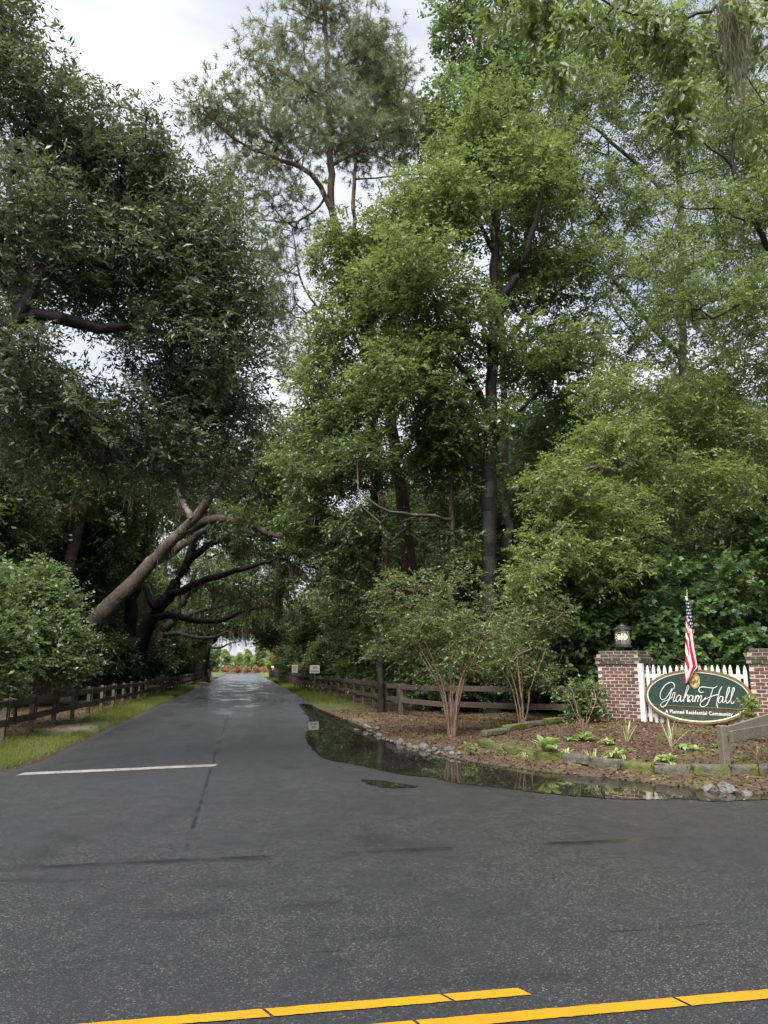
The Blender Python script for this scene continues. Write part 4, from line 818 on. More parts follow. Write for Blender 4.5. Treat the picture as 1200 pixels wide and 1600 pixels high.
# a far wood closing the view behind everything, too deep to tell trees apart
def far_wood():
    r = np.random.default_rng(9); T = []
    for (x0, y0, x1, y1, h, n) in ((42, 22, 14, 84, 15, 900), (14, 84, 12, 150, 15, 500), (-22, 18, -20, 70, 11, 620), (-20, 70, -13, 150, 13, 420), (50, 30, 26, 90, 19, 600)):
        t = r.random(n); T.append(np.stack([x0 + (x1 - x0) * t + r.normal(0, 1.6, n), y0 + (y1 - y0) * t + r.normal(0, 1.6, n), h * r.random(n) ** 0.9 * (0.8 + 0.2 * np.sin(t * 40))], -1))
    T = np.concatenate(T); me = leaves(T, unit(r.normal(0, 1, T.shape)), (0, 0, 0), M['wood'], r, K=6, Mx=8, L=1.3, ll=0.5, lw=0.34, name='far_wood')
    obj('far_wood', me, kind='stuff', label='dense dark green wood filling in behind the trees on both sides', cat='wood')
far_wood()
# ------------------------------------------------------------------ rail fences
def woodmat(name, dark, light, mossy=None):
    m, nt, o = newmat(name); n = N(nt); p = n.pos()
    oi = n.add('ShaderNodeObjectInfo').outputs['Random']
    h = n.noise(n.scale(p, (14, 14, 14)), 1.5, 6, 0.7, 0.3); g = n.noise(p, 3.0, 4, 0.6)
    c = n.ramp(n.m('ADD', n.m('MULTIPLY', h, 0.7), n.m('MULTIPLY', oi, 0.3)), (0.25, dark), (0.8, light))
    if mossy: c = n.mix(n.m('MULTIPLY', n.step(g, 0.5, 0.66), 0.6), c, mossy)
    b = n.bsdf(c, 0.7, n.bump(h, 0.5, 0.01), 0.35); nt.links.new(b.outputs[0], o.inputs[0]); return m
M['rail'] = woodmat('weathered_rail', (0.016, 0.012, 0.009), (0.072, 0.055, 0.042), (0.055, 0.058, 0.035))
M['post'] = woodmat('weathered_post', (0.026, 0.020, 0.015), (0.105, 0.082, 0.062), (0.085, 0.082, 0.05))
M['rail_grey'] = woodmat('grey_rail', (0.045, 0.038, 0.030), (0.16, 0.14, 0.11), (0.11, 0.11, 0.07))
M['post_grey'] = woodmat('grey_post', (0.045, 0.036, 0.030), (0.15, 0.12, 0.10), (0.10, 0.10, 0.06))
_post = MB().box((0, 0, 0.5), (0.11, 0.10, 1.0), None, 0.008).mesh('post', M['post'])
_postg = MB().box((0, 0, 0.5), (0.12, 0.12, 1.0), None, 0.01).mesh('post', M['post_grey'])
def rail_mesh(mat, seed):
    r = np.random.default_rng(seed); mb = MB().box((0.5, 0, 0), (1.0, 0.032, 0.145), None, 0.006)
    for k, v in enumerate(mb.v):
        v = np.array(v); v[2] += 0.006 * math.sin(v[0] * 9 + seed) + r.normal(0, 0.003); mb.v[k] = v
    return mb.mesh('rail', mat)
_rails = [rail_mesh(M['rail'], s) for s in range(3)]; _railsg = [rail_mesh(M['rail_grey'], s) for s in range(3)]
_batten = MB().box((0, 0, 0.5), (0.085, 0.022, 1.0), None, 0.004).mesh('batten', M['rail'])
def fence(label, pts, H, zs, front, grey=False, batten=True, seed=1, hs=None):
    """pts: posts in order; front = +1/-1 side of the run on which the boards are nailed"""
    r = np.random.default_rng(seed); root = thing('rail_fence', label, 'fence', (*pts[0], float(gz(*pts[0]))))
    o0 = np.array(root.location); Z = [float(gz(*p)) for p in pts]; n = len(pts); RM = _railsg if grey else _rails
    for i, p in enumerate(pts):
        a = np.array(pts[max(0, i - 1)]); b = np.array(pts[min(n - 1, i + 1)]); d = unit(b - a); ang = math.atan2(d[1], d[0])
        h = (hs[i] if hs else H) + r.uniform(-0.02, 0.04)
        o = obj('post', _postg if grey else _post, root, (p[0] - o0[0], p[1] - o0[1], Z[i] - o0[2] - 0.15), (r.normal(0, 0.012), r.normal(0, 0.012), ang)); o.scale = (1, 1, h + 0.15)
        nrm = np.array((-d[1], d[0])) * front
        if batten:
            q = np.array(p) + nrm * (0.05 + 0.034 + 0.012)
            o = obj('batten', _batten, root, (q[0] - o0[0], q[1] - o0[1], Z[i] - o0[2] + zs[1] - 0.09), (0, 0, ang)); o.scale = (1, 1, h - zs[1] + 0.08)
    for i in range(n - 1):
        a = np.array(pts[i]); b = np.array(pts[i + 1]); d = unit(b - a); nrm = np.array((-d[1], d[0])) * front; L = np.linalg.norm(b - a)
        for k, zz in enumerate(zs):
            za = Z[i] + zz + r.normal(0, 0.010); zb = Z[i + 1] + zz + r.normal(0, 0.010)
            q = a + nrm * (0.05 + 0.018) + d * 0.004
            o = obj('rail', RM[int(r.integers(3))], root, (q[0] - o0[0], q[1] - o0[1], za - o0[2]), (0, -math.atan2(zb - za, L), math.atan2(d[1], d[0])))
            o.scale = ((L - 0.008), 1, 1)
def along(pl, step, start=0.0):
    pl = [np.array(p, float) for p in pl]; out = []; acc = -start
    for a, b in zip(pl[:-1], pl[1:]):
        L = np.linalg.norm(b - a); t = -acc if acc < 0 else (step - acc if acc > 0 else 0)
        while t <= L: out.append(tuple(a + (b - a) * t / L)); t += step
        acc = L - (t - step)
    return out
fence('long dark two-rail fence along the left verge, pale posts behind the boards', along([(-4.78, 14.75), (-4.72, 21), (-4.60, 28), (-4.2, 50), (-3.75, 92)], 2.02), 0.84, (0.72, 0.36), -1, seed=2)
fence('long weathered two-rail fence along the right verge past the notice boards', along([(4.86, 23.3), (4.72, 27), (4.55, 33), (4.05, 45), (3.75, 80), (3.65, 110)], 2.02), 0.96, (0.86, 0.46), 1, seed=3)
fence('weathered two-rail fence bending from the right verge to the lantern pillar', [(4.93, 23.25), (5.85, 21.05), (7.12, 18.75), (8.35, 17.25)], 0.92, (0.84, 0.42), -1, batten=False, seed=4)
pq = GG(1133, 1190)
# short fence by the sign: its upper rail has dropped at one end
rf = thing('rail_fence', 'short low fence by the sign, its mossy upper rail dropped at one end', 'fence', pq)
def stick(name, a, b, wd, th, mat, root, seed=0):
    a = np.array(a); b = np.array(b); d = b - a; L = np.linalg.norm(d)
    o = obj(name, rail_mesh(mat, seed), root, tuple(a - np.array(root.location)), (0, -math.asin(d[2] / L), math.atan2(d[1], d[0]))); o.scale = (L, th / 0.032, wd / 0.145); return o
q2 = np.array((10.75, 11.3)); z2 = float(gz(*q2))
o = obj('post', _postg, rf, (0, 0, -0.15), (0.02, -0.02, 0.1)); o.scale = (0.95, 0.95, 0.70)
o = obj('post', _postg, rf, (q2[0] - pq[0], q2[1] - pq[1], z2 - pq[2] - 0.15), (0, 0, 0.1)); o.scale = (1.15, 1.15, 1.25)
stick('rail', (pq[0] + 0.02, pq[1] - 0.085, pq[2] + 0.46), (q2[0], q2[1] - 0.085, z2 + 1.02), 0.15, 0.05, M['rail_grey'], rf, 1)
stick('rail', (pq[0] + 0.02, pq[1] - 0.14, pq[2] + 0.40), (q2[0], q2[1] - 0.14, z2 + 0.62), 0.15, 0.05, M['rail_grey'], rf, 2)

# ------------------------------------------------------------------ gate wall: pillars, pickets, sign (one vertical plane through A and B)
A = np.array((9.24, 16.35)); Bp = np.array((10.68, 14.48)); TV = unit(Bp - A); TH = math.atan2(TV[1], TV[0]); NV = np.array((-TV[1], TV[0]))   # NV points away from the road
def PL(px, py, v=0.0):
    """(u along the wall, z) where the ray meets the wall plane moved v metres towards the camera"""
    d = ray(px, py); a0 = A - NV * v
    t = (a0.dot(NV)) / (d[0] * NV[0] + d[1] * NV[1]); q = np.array((d[0] * t, d[1] * t)); return float((q - A).dot(TV)), float(CAM_H + d[2] * t)
def wall_pt(u, v=0.0): return A + TV * u - NV * v
def brickmat(name, cols, moss=0.0):
    m, nt, o = newmat(name); n = N(nt); p = n.pos(); oi = n.add('ShaderNodeObjectInfo').outputs['Random']
    h = n.noise(p, 38, 5, 0.7); g = n.noise(p, 6, 4, 0.6)
    c = n.ramp(oi, *[(i / (len(cols) - 1), k) for i, k in enumerate(cols)])
    c = n.mix(n.m('MULTIPLY', n.step(h, 0.4, 0.7), 0.45), c, (0.05, 0.028, 0.024))
    c = n.mix(n.m('MULTIPLY', n.step(g, 0.58, 0.72), 0.35), c, (0.34, 0.27, 0.23))
    if moss: c = n.mix(n.m('MULTIPLY', n.step(n.noise(p, 4, 5, 0.65), 0.45, 0.62), moss), c, (0.055, 0.060, 0.016))
    b = n.bsdf(c, 0.75, n.bump(h, 0.6, 0.006), 0.35); nt.links.new(b.outputs[0], o.inputs[0]); return m
M['brick'] = brickmat('red_brown_brick', [(0.052, 0.032, 0.027), (0.092, 0.044, 0.034), (0.125, 0.066, 0.053), (0.070, 0.036, 0.030), (0.105, 0.040, 0.032), (0.080, 0.058, 0.048)])
M['brick_cap'] = brickmat('dark_wet_brick', [(0.030, 0.018, 0.015), (0.055, 0.030, 0.024), (0.042, 0.028, 0.022), (0.07, 0.036, 0.03)], 0.7)
M['mortar'] = plain('pale_mortar', (0.40, 0.325, 0.285), 0.85, 0.2, 0.2, 30, 0.4)
M['mortar_cap'] = plain('stained_mortar', (0.23, 0.20, 0.16), 0.85, 0.2, 0.35, 14, 0.4)
BL, BH, BW, J = 0.196, 0.060, 0.095, 0.0175
_bk = {}
def brick_mesh(L, mat, k, wd=BW):
    key = (round(L, 3), mat, k, round(wd, 3))
    if key not in _bk:
        r = np.random.default_rng(k * 7 + int(L * 1000)); mb = MB().box((0, 0, 0), (L, wd, BH), None, 0.005)
        mb.v = [np.array(v) + r.normal(0, 0.0016, 3) for v in mb.v]; _bk[key] = mb.mesh('brick', M[mat])
    return _bk[key]
def pillar(label, u0, wd, dp, zb, ncourse, lantern_v):
    """front face on the wall plane from u0 to u0+wd, running back dp"""
    c = wall_pt(u0 + wd / 2); root = thing('brick_pillar', label, 'pillar', (c[0], c[1], zb), TH); r = np.random.default_rng(int(abs(u0) * 100) + 3)
    CH = BH + J; back = MB(); top = ncourse + 4
    for i in range(-1, top):
        cap = i >= ncourse; e = 0.0 if not cap else (0.035, 0.045, 0.012, -0.03)[i - ncourse]
        mat = 'brick_cap' if cap else 'brick'; z = i * CH + CH / 2
        x0 = -wd / 2 - e; x1 = wd / 2 + e; y0 = -e; y1 = dp + e; W_ = x1 - x0; D_ = y1 - y0
        def row(a, b, odd):
            """split a..b into stretchers"""
            L = b - a; k = max(1, round(L / (BL + J))); s = L / k; return [(a + s * j + J / 2, a + s * (j + 1) - J / 2) for j in range(k)]
        odd = i % 2; bw = BW + J * 0.5
        fr = row(x0, x1, 0) if not odd else row(x0 + bw, x1 - bw, 0)
        sd = row(y0 + bw, y1 - bw, 0) if not odd else row(y0, y1, 0)
        if odd:
            fr[0] = (fr[0][0], fr[0][1]); 
        for (a, b) in fr:
            j = r.normal(0, 0.0025, 2)
            o = obj('brick', brick_mesh(round(b - a, 2), mat, int(r.integers(3))), root, ((a + b) / 2, y0 + BW / 2 + j[0], z + j[1] * 0.4), (0, 0, r.normal(0, 0.006)))
            back.box(((a + b) / 2, y1 - BW / 2, z), (b - a, BW, BH))
        for (a, b) in sd:
            for sx in (-1, 1):
                j = r.normal(0, 0.0025, 2)
                obj('brick', brick_mesh(round(b - a, 2), mat, int(r.integers(3))), root, (sx * (W_ / 2 - BW / 2) + j[0], (a + b) / 2, z + j[1] * 0.4), (0, 0, math.pi / 2 + r.normal(0, 0.006)))
    back.build('rear_bricks', M['brick'], root)['kind'] = 'stuff'
    hz = ncourse * CH; r_ = 0.008
    MB().box((0, dp / 2, hz / 2 - CH), (wd - 2 * r_, dp - 2 * r_, hz + CH * 2 - 0.004)).build('mortar', M['mortar'], root)
    mb = MB()
    for k, e in enumerate((0.035, 0.045, 0.012, -0.03)):
        mb.box((0, dp / 2, hz + CH * (k + 0.5)), (wd + 2 * e - 2 * r_, dp + 2 * e - 2 * r_, CH - 0.001 * (k + 1)))
    mb.build('cap_mortar', M['mortar_cap'], root)
    return root, zb + CH * top
ul, _z = PL(936, 1090); ur, _z = PL(1001, 1090)
zb1 = float(gz(*wall_pt((ul + ur) / 2, 0.1)))
uB, _z = PL(1173, 1080)
n_c = int(round((PL(965, 1037)[1] - zb1) / (BH + J)))
p1, zt1 = pillar('brick pillar with lit lantern, left of the picket fence', ul, ur - ul, 0.74, zb1, n_c, 0)
zb2 = float(gz(*wall_pt(uB + 0.5, 0.1))); n_c2 = int(round((PL(1185, 1036)[1] - zb2) / (BH + J)))
p2, zt2 = pillar('brick pillar without lantern at the far right end of the picket fence', uB, ur - ul, 0.74, zb2, n_c2, 0)

# lantern
M['black_metal'] = plain('black_lantern_metal', (0.022, 0.022, 0.024), 0.4, 0.5, 0.3, 20)
def glassmat():
    m, nt, o = newmat('seeded_glass'); n = N(nt)
    g = n.add('ShaderNodeBsdfGlossy', i_Roughness=0.08); t = n.add('ShaderNodeBsdfTransparent'); t.inputs[0].default_value = (0.82, 0.80, 0.74, 1)
    f = n.add('ShaderNodeFresnel', i_IOR=1.5).outputs[0]
    h = n.noise(n.scale(n.obj(), (30, 30, 4)), 2.0, 3, 0.6); nt.links.new(n.bump(h, 0.6, 0.01), g.inputs['Normal'])
    mx = n.add('ShaderNodeMixShader', i_0=n.m('ADD', n.m('MULTIPLY', f, 1.0), 0.10)); nt.links.new(t.outputs[0], mx.inputs[1]); nt.links.new(g.outputs[0], mx.inputs[2])
    df = n.add('ShaderNodeBsdfDiffuse'); df.inputs[0].default_value = (0.5, 0.47, 0.38, 1); m2 = n.add('ShaderNodeMixShader', i_0=0.10); nt.links.new(mx.outputs[0], m2.inputs[1]); nt.links.new(df.outputs[0], m2.inputs[2])  # pale diffuse share stands in for whitish reflections on the panes
    nt.links.new(m2.outputs[0], o.inputs[0]); return m
M['glass'] = glassmat()
mm, nt_, o_ = newmat('warm_bulb'); e_ = nt_.nodes.new('ShaderNodeEmission'); e_.inputs[0].default_value = (1, 0.72, 0.36, 1); e_.inputs[1].default_value = 9.0; nt_.links.new(e_.outputs[0], o_.inputs[0]); M['bulb'] = mm
cl = wall_pt((ul + ur) / 2, -0.37)
lan = thing('lantern', 'lit black post lantern standing on the brick pillar', 'lantern', (cl[0], cl[1], zt1), TH + 0.2)
S = 8
MB().lathe([(0.085, 0), (0.085, 0.018), (0.03, 0.03), (0.03, 0.075), (0.06, 0.09)], 12).build('stem', M['black_metal'], lan)
MB().lathe([(0.10, 0.09), (0.215, 0.098), (0.215, 0.122), (0.185, 0.13), (0.185, 0.165)], S).build('base_plate', M['black_metal'], lan)
MB().lathe([(0.185, 0.49), (0.19, 0.505), (0.235, 0.515), (0.235, 0.53), (0.15, 0.575), (0.085, 0.615), (0.075, 0.635), (0.02, 0.645)], S).build('roof', M['black_metal'], lan)
MB().lathe([(0.012, 0.64), (0.022, 0.655), (0.012, 0.672), (0.002, 0.68)], 8).build('finial', M['black_metal'], lan)
for k in range(S):
    a = 2 * math.pi * k / S; a2 = 2 * math.pi * (k + 1) / S; p_ = np.array((math.cos(a), math.sin(a))) * 0.178; q_ = np.array((math.cos(a2), math.sin(a2))) * 0.178
    MB().tube([(p_[0], p_[1], 0.16), (p_[0], p_[1], 0.495)], 0.007, 5).build('mullion', M['black_metal'], lan)
    c_ = (p_ + q_) / 2; L_ = np.linalg.norm(q_ - p_)
    obj('pane', MB().box((0, 0, 0), (L_ - 0.016, 0.004, 0.325)).mesh('pane', M['glass']), lan, (c_[0] * 0.985, c_[1] * 0.985, 0.328), (0, 0, (a + a2) / 2 + math.pi / 2))
for sx in (-0.075, 0.0, 0.075):
    MB().lathe([(0.012, 0.165), (0.014, 0.27), (0.012, 0.29)], 8, (sx, 0, 0)).build('candle', M['black_metal'], lan)
    MB().lathe([(0.008, 0.292), (0.014, 0.32), (0.015, 0.35), (0.008, 0.395), (0.002, 0.41)], 10, (sx, 0, 0)).build('bulb', M['bulb'], lan, True)

# picket fence
M['white_wood'] = plain('white_painted_wood', (0.50, 0.49, 0.455), 0.5, 0.4, 0.10, 9, 0.15)
zp_top = PL(1040, 1040)[1] + 0.01; zp_bot = PL(1020, 1130)[1]; zr1 = PL(1015, 1056)[1]; zr2 = PL(1020, 1118)[1]
pf = thing('picket_fence', 'white picket fence between the two brick pillars, behind the oval sign', 'fence', (*A, zb1), TH)
wu = uB - 0.03; zoff = -zb1
up0, _ = PL(1004, 1090, 0.10); MB().box((up0, -0.09, (PL(1006, 1037, 0.1)[1] + zoff) / 2 - 0.06), (0.115, 0.10, PL(1006, 1037, 0.1)[1] + zoff + 0.12), None, 0.006).build('post', M['white_wood'], pf)
for z_ in (zr1, zr2): MB().box(((up0 + wu) / 2, 0.035, z_ + zoff), (wu - up0 - 0.04, 0.045, 0.085), None, 0.004).build('rail', M['white_wood'], pf)
pk = MB(); hh = zp_top - zp_bot; wd_ = 0.078
prof = [(-wd_ / 2, 0), (wd_ / 2, 0), (wd_ / 2, hh - 0.13), (wd_ * 0.36, hh - 0.06), (0.008, hh), (-0.008, hh), (-wd_ * 0.36, hh - 0.06), (-wd_ / 2, hh - 0.13)]
n_ = len(prof)
for y_ in (-0.01, 0.01): pk.v += [np.array((x_, y_, z_)) for x_, z_ in prof]
pk.f += [tuple(range(n_)), tuple(range(2 * n_ - 1, n_ - 1, -1))] + [(i, i + n_, (i + 1) % n_ + n_, (i + 1) % n_) for i in range(n_)]
pkm = pk.mesh('picket', M['white_wood']); r = np.random.default_rng(4)
NPK = 17
for i in range(NPK):
    u_ = up0 + 0.125 + (wu - up0 - 0.18) * i / (NPK - 1)
    obj('picket', pkm, pf, (u_, 0.0, zp_bot + zoff + r.normal(0, 0.006)), (0, r.normal(0, 0.008), 0))

# oval sign
def signmat():
    m, nt, o = newmat('weathered_green_board'); n = N(nt); p = n.obj(); x, y, z = n.sep(p)
    st = n.noise(n.scale(p, (9, 1, 0.9)), 3.0, 6, 0.7, 0.3); g = n.noise(p, 2.2, 4, 0.6)
    c = n.ramp(st, (0.30, (0.006, 0.018, 0.013)), (0.55, (0.012, 0.034, 0.024)), (0.75, (0.036, 0.060, 0.036)))
    low = n.m('SUBTRACT', 1.0, n.step(z, 0.375, 0.385))
    c = n.mix(n.m('MULTIPLY', low, 0.75), c, n.ramp(st, (0.3, (0.018, 0.024, 0.014)), (0.7, (0.060, 0.060, 0.038))))
    c = n.mix(n.m('MULTIPLY', n.step(g, 0.55, 0.75), 0.4), c, (0.07, 0.085, 0.04))
    b = n.bsdf(c, 0.55, n.bump(st, 0.3, 0.006), 0.4); nt.links.new(b.outputs[0], o.inputs[0]); return m
M['sign_green'] = signmat()
M['sign_rim'] = plain('ochre_sign_rim', (0.13, 0.075, 0.022), 0.55, 0.4, 0.4, 14)
M['sign_white'] = plain('white_sign_paint', (0.54, 0.53, 0.49), 0.5, 0.3, 0.08, 20)
M['sign_tan'] = plain('tan_emblem', (0.42, 0.33, 0.15), 0.5, 0.4, 0.2, 16)
SV = 0.14
sl_, sr_ = PL(1008.5, 1089, SV)[0], PL(1176, 1089, SV)[0]; suc = (sl_ + sr_) / 2; sru = (sr_ - sl_) / 2
st_, sb_ = PL(1090, 1046, SV)[1], PL(1090, 1131.5, SV)[1]; srz = (st_ - sb_) / 2
o_xy = wall_pt(suc, SV); sg = thing('oval_sign', 'green oval estate sign with white script lettering on the picket fence', 'sign', (o_xy[0], o_xy[1], sb_), TH)
def oval(ru, rz, y0, y1, ri=0.0, n=64, cz=srz, cx=0.0):
    mb = MB(); an = [2 * math.pi * i / n for i in range(n)]
    for yy in (y0, y1): mb.v += [np.array((cx + ru * math.cos(a), yy, cz + rz * math.sin(a))) for a in an]
    if ri <= 0:
        mb.f += [tuple(range(n)), tuple(range(2 * n - 1, n - 1, -1))]
    else:
        for yy in (y0, y1): mb.v += [np.array((cx + (ru - ri) * math.cos(a), yy, cz + (rz - ri) * math.sin(a))) for a in an]
        mb.f += [(i, (i + 1) % n, 2 * n + (i + 1) % n, 2 * n + i) for i in range(n)] + [(2 * n + i, 2 * n + (i + 1) % n, 3 * n + (i + 1) % n, 3 * n + i) for i in range(n)]
        mb.f += [(n + (i + 1) % n, n + i, 3 * n + i, 3 * n + (i + 1) % n) for i in range(n)]
    mb.f += [(i, i + n, (i + 1) % n + n, (i + 1) % n) for i in range(n)]
    return mb
oval(sru - 0.01, srz - 0.01, -0.005, 0.055).build('board', M['sign_green'], sg)
oval(sru, srz, -0.022, 0.060, 0.045).build('rim', M['sign_rim'], sg)
oval(sru - 0.047, srz - 0.047, -0.012, 0.0, 0.026).build('border_line', M['sign_white'], sg)
def zs(x, y):
    """point of the 5.854x enlarged crop -> sign-local (x, z)"""
    u_, z_ = PL(995 + x / 5.854, 1030 + y / 5.854, SV); return (u_ - suc, z_ - sb_)
a_, b_ = zs(163, 418), zs(985, 462)
_rl = MB().tube([(a_[0], -0.012, a_[1]), (b_[0], -0.012, b_[1])], 0.008, 6); _rl.build('divider', M['sign_rim'], sg)
STROKES = [
 ('G', [[(330, 285), (347, 255), (338, 222), (305, 214), (262, 240), (225, 295), (216, 345), (238, 372), (275, 350), (308, 300), (326, 268)], [(326, 268), (312, 320), (290, 385), (258, 430), (230, 436), (222, 412), (248, 388), (295, 370), (322, 350)]]),
 ('r', [[(322, 352), (335, 312), (350, 308), (346, 340), (336, 372), (342, 388), (362, 372)]]),
 ('a', [[(405, 338), (385, 330), (366, 354), (362, 380), (376, 389), (396, 364), (409, 334)], [(409, 334), (401, 370), (407, 389), (428, 372)]]),
 ('h', [[(428, 372), (460, 300), (478, 256), (468, 241), (453, 285), (439, 340), (428, 390)], [(434, 366), (455, 332), (470, 332), (466, 364), (466, 388), (488, 372)]]),
 ('a', [[(515, 340), (496, 332), (477, 356), (473, 382), (487, 391), (507, 366), (520, 336)], [(520, 336), (512, 372), (517, 391), (532, 376)]]),
 ('m', [[(532, 376), (546, 334), (540, 365), (534, 391)], [(538, 372), (556, 336), (567, 338), (563, 366), (557, 391)], [(562, 372), (582, 338), (594, 340), (588, 370), (592, 390), (612, 374), (632, 352)]]),
 ('H', [[(612, 300), (588, 306), (570, 288), (580, 262), (615, 254), (665, 262), (712, 262), (737, 246)], [(700, 264), (686, 312), (668, 368), (640, 420), (605, 436), (582, 420), (590, 394), (630, 366), (690, 340), (748, 322)], [(782, 250), (764, 280), (746, 345), (734, 405), (743, 446)]]),
 ('a', [[(790, 348), (770, 341), (752, 366), (748, 390), (762, 400), (782, 374), (795, 345)], [(795, 345), (787, 382), (793, 400), (808, 386)]]),
 ('l', [[(808, 386), (838, 318), (851, 275), (841, 258), (829, 295), (819, 352), (821, 394), (834, 402), (856, 378)]]),
 ('l', [[(856, 378), (880, 320), (895, 278), (886, 260), (874, 297), (863, 355), (866, 400), (879, 406), (895, 388)]])]
for ch, sts in STROKES:
    mb = MB()
    for s_ in sts:
        q = [np.array((*zs(*p),)) for p in s_]; q = catmull([np.array((a[0], -0.014, a[1])) for a in q], 6); m_ = len(q)
        rr = [0.0070 + 0.0042 * abs(math.sin(math.pi * i / m_ * 1.5)) for i in range(m_)]
        mb.tube(q, rr, 6)
    mb.build('letter', M['sign_white'], sg)
def text_mesh(name, body, mat, width, height, depth=0.006, offset=0.0, align='CENTER', spacing=1.0):
    cu = bpy.data.curves.new(name, 'FONT'); cu.body = body; cu.align_x = align; cu.align_y = 'CENTER'; cu.extrude = depth; cu.offset = offset; cu.resolution_u = 3; cu.space_character = spacing
    t = bpy.data.objects.new(name, cu); COL.objects.link(t); bpy.context.view_layer.update()
    me = bpy.data.meshes.new_from_object(t.evaluated_get(bpy.context.evaluated_depsgraph_get())); bpy.data.objects.remove(t); bpy.data.curves.remove(cu)
    co = np.zeros(len(me.vertices) * 3); me.vertices.foreach_get('co', co); co = co.reshape(-1, 3)
    lo, hi = co.min(0), co.max(0); co[:, 0] = (co[:, 0] - (lo[0] + hi[0]) / 2) * width / (hi[0] - lo[0]); co[:, 1] = (co[:, 1] - (lo[1] + hi[1]) / 2) * height / (hi[1] - lo[1])
    me.vertices.foreach_set('co', co.ravel()); me.materials.clear(); me.materials.append(mat); me.name = name; me.update(); return me
a_, b_ = zs(262, 478), zs(878, 508)
tl = obj('tagline', text_mesh('tagline', 'A Planned Residential Community', M['sign_white'], b_[0] - a_[0], 0.105, 0.004, 0.018, spacing=1.1), sg, ((a_[0] + b_[0]) / 2, -0.010, (a_[1] + b_[1]) / 2 - 0.005), (math.pi / 2, -math.atan2(b_[1] - a_[1], b_[0] - a_[0]), 0))
c_ = zs(530, 196); e_rx = (zs(578, 196)[0] - zs(482, 196)[0]) / 2; e_rz = (zs(530, 126)[1] - zs(530, 268)[1]) / 2
em = oval(e_rx, e_rz, -0.016, 0.0, 0, 40, c_[1], c_[0]).build('emblem', M['sign_tan'], sg)
oval(e_rx * 0.9, e_rz * 0.93, -0.019, -0.010, 0.010, 40, c_[1], c_[0]).build('emblem_ring', M['sign_rim'], em)
for ch, sts in (('G', [[(528, 172), (515, 166), (500, 185), (503, 208), (520, 206), (528, 190)], [(528, 190), (520, 222), (505, 224), (510, 210), (545, 196)]]), ('H', [[(540, 185), (533, 212), (524, 232)], [(562, 180), (552, 212), (556, 236)], [(530, 214), (562, 204)]])):
    mb = MB()
    for s_ in sts:
        q = catmull([np.array((zs(*p)[0], -0.019, zs(*p)[1])) for p in s_], 5); mb.tube(q, 0.0065, 5)
    mb.build('monogram_letter', M['sign_rim'], em)

# flag on its stick, hanging limp in front of the sign
def flagmat():
    m, nt, o = newmat('flag_cloth'); n = N(nt); a = n.add('ShaderNodeAttribute', attribute_name='print').outputs['Color']
    b = n.bsdf(a, 0.75, None, 0.2); t = n.add('ShaderNodeBsdfTranslucent'); nt.links.new(a, t.inputs[0])
    mx = n.add('ShaderNodeMixShader', i_0=0.25); nt.links.new(b.outputs[0], mx.inputs[1]); nt.links.new(t.outputs[0], mx.inputs[2]); nt.links.new(mx.outputs[0], o.inputs[0]); return m
M['flag'] = flagmat(); M['pole'] = plain('wooden_stick', (0.22, 0.13, 0.07), 0.5, 0.4, 0.2, 20)
FV = 0.24
def fz(x, y):
    u_, z_ = PL(1030 + x / 10, 920 + y / 10, FV); return (u_, z_)
f0 = fz(428, 40); fb = fz(470, 1500); fxy = wall_pt(f0[0], FV)
fl = thing('flag', 'small limp striped flag with starred blue corner on a stick above the oval sign', 'flag', (fxy[0], fxy[1], sb_), TH)
MB().tube([(0.0, 0.02, f0[1] - sb_), (fz(452, 700)[0] - f0[0], 0.035, fz(452, 700)[1] - sb_), (fz(470, 1300)[0] - f0[0], 0.06, fz(470, 1300)[1] - sb_)], 0.011, 8).build('pole', M['pole'], fl, True)
MB().lathe([(0.008, 0), (0.016, 0.02), (0.004, 0.055)], 8, (0.0, 0.02, f0[1] - sb_ - 0.005)).build('finial', M['pole'], fl, True)
NS, NT_ = 44, 150
left = [(120, 408), (300, 428), (460, 418), (700, 414), (900, 410), (1050, 412), (1250, 405), (1470, 395)]
right = [(120, 445), (300, 500), (460, 520), (700, 545), (900, 560), (1050, 580), (1220, 605), (1300, 540), (1400, 490), (1470, 440)]
lx = lambda t: np.interp(t, *zip(*left)); rx = lambda t: np.interp(t, *zip(*right))
V = np.zeros((NT_ + 1, NS + 1, 3)); col = np.zeros((NT_, NS, 4))
for i in range(NT_ + 1):
    yy = 115 + (1470 - 115) * i / NT_
    for j in range(NS + 1):
        s_ = j / NS; xx = lx(yy) + (rx(yy) - lx(yy)) * s_; u_, z_ = fz(xx, yy)
        fold = 0.030 * math.sin(s_ * 3.2 * math.pi + 0.8 * math.sin(yy / 330)) * min(1, 0.25 + i / NT_)
        V[i, j] = (u_ - f0[0], -0.012 + fold, z_ - sb_)
RED, WHT, NAV = (0.42, 0.012, 0.035, 1), (0.78, 0.74, 0.74, 1), (0.010, 0.014, 0.045, 1)
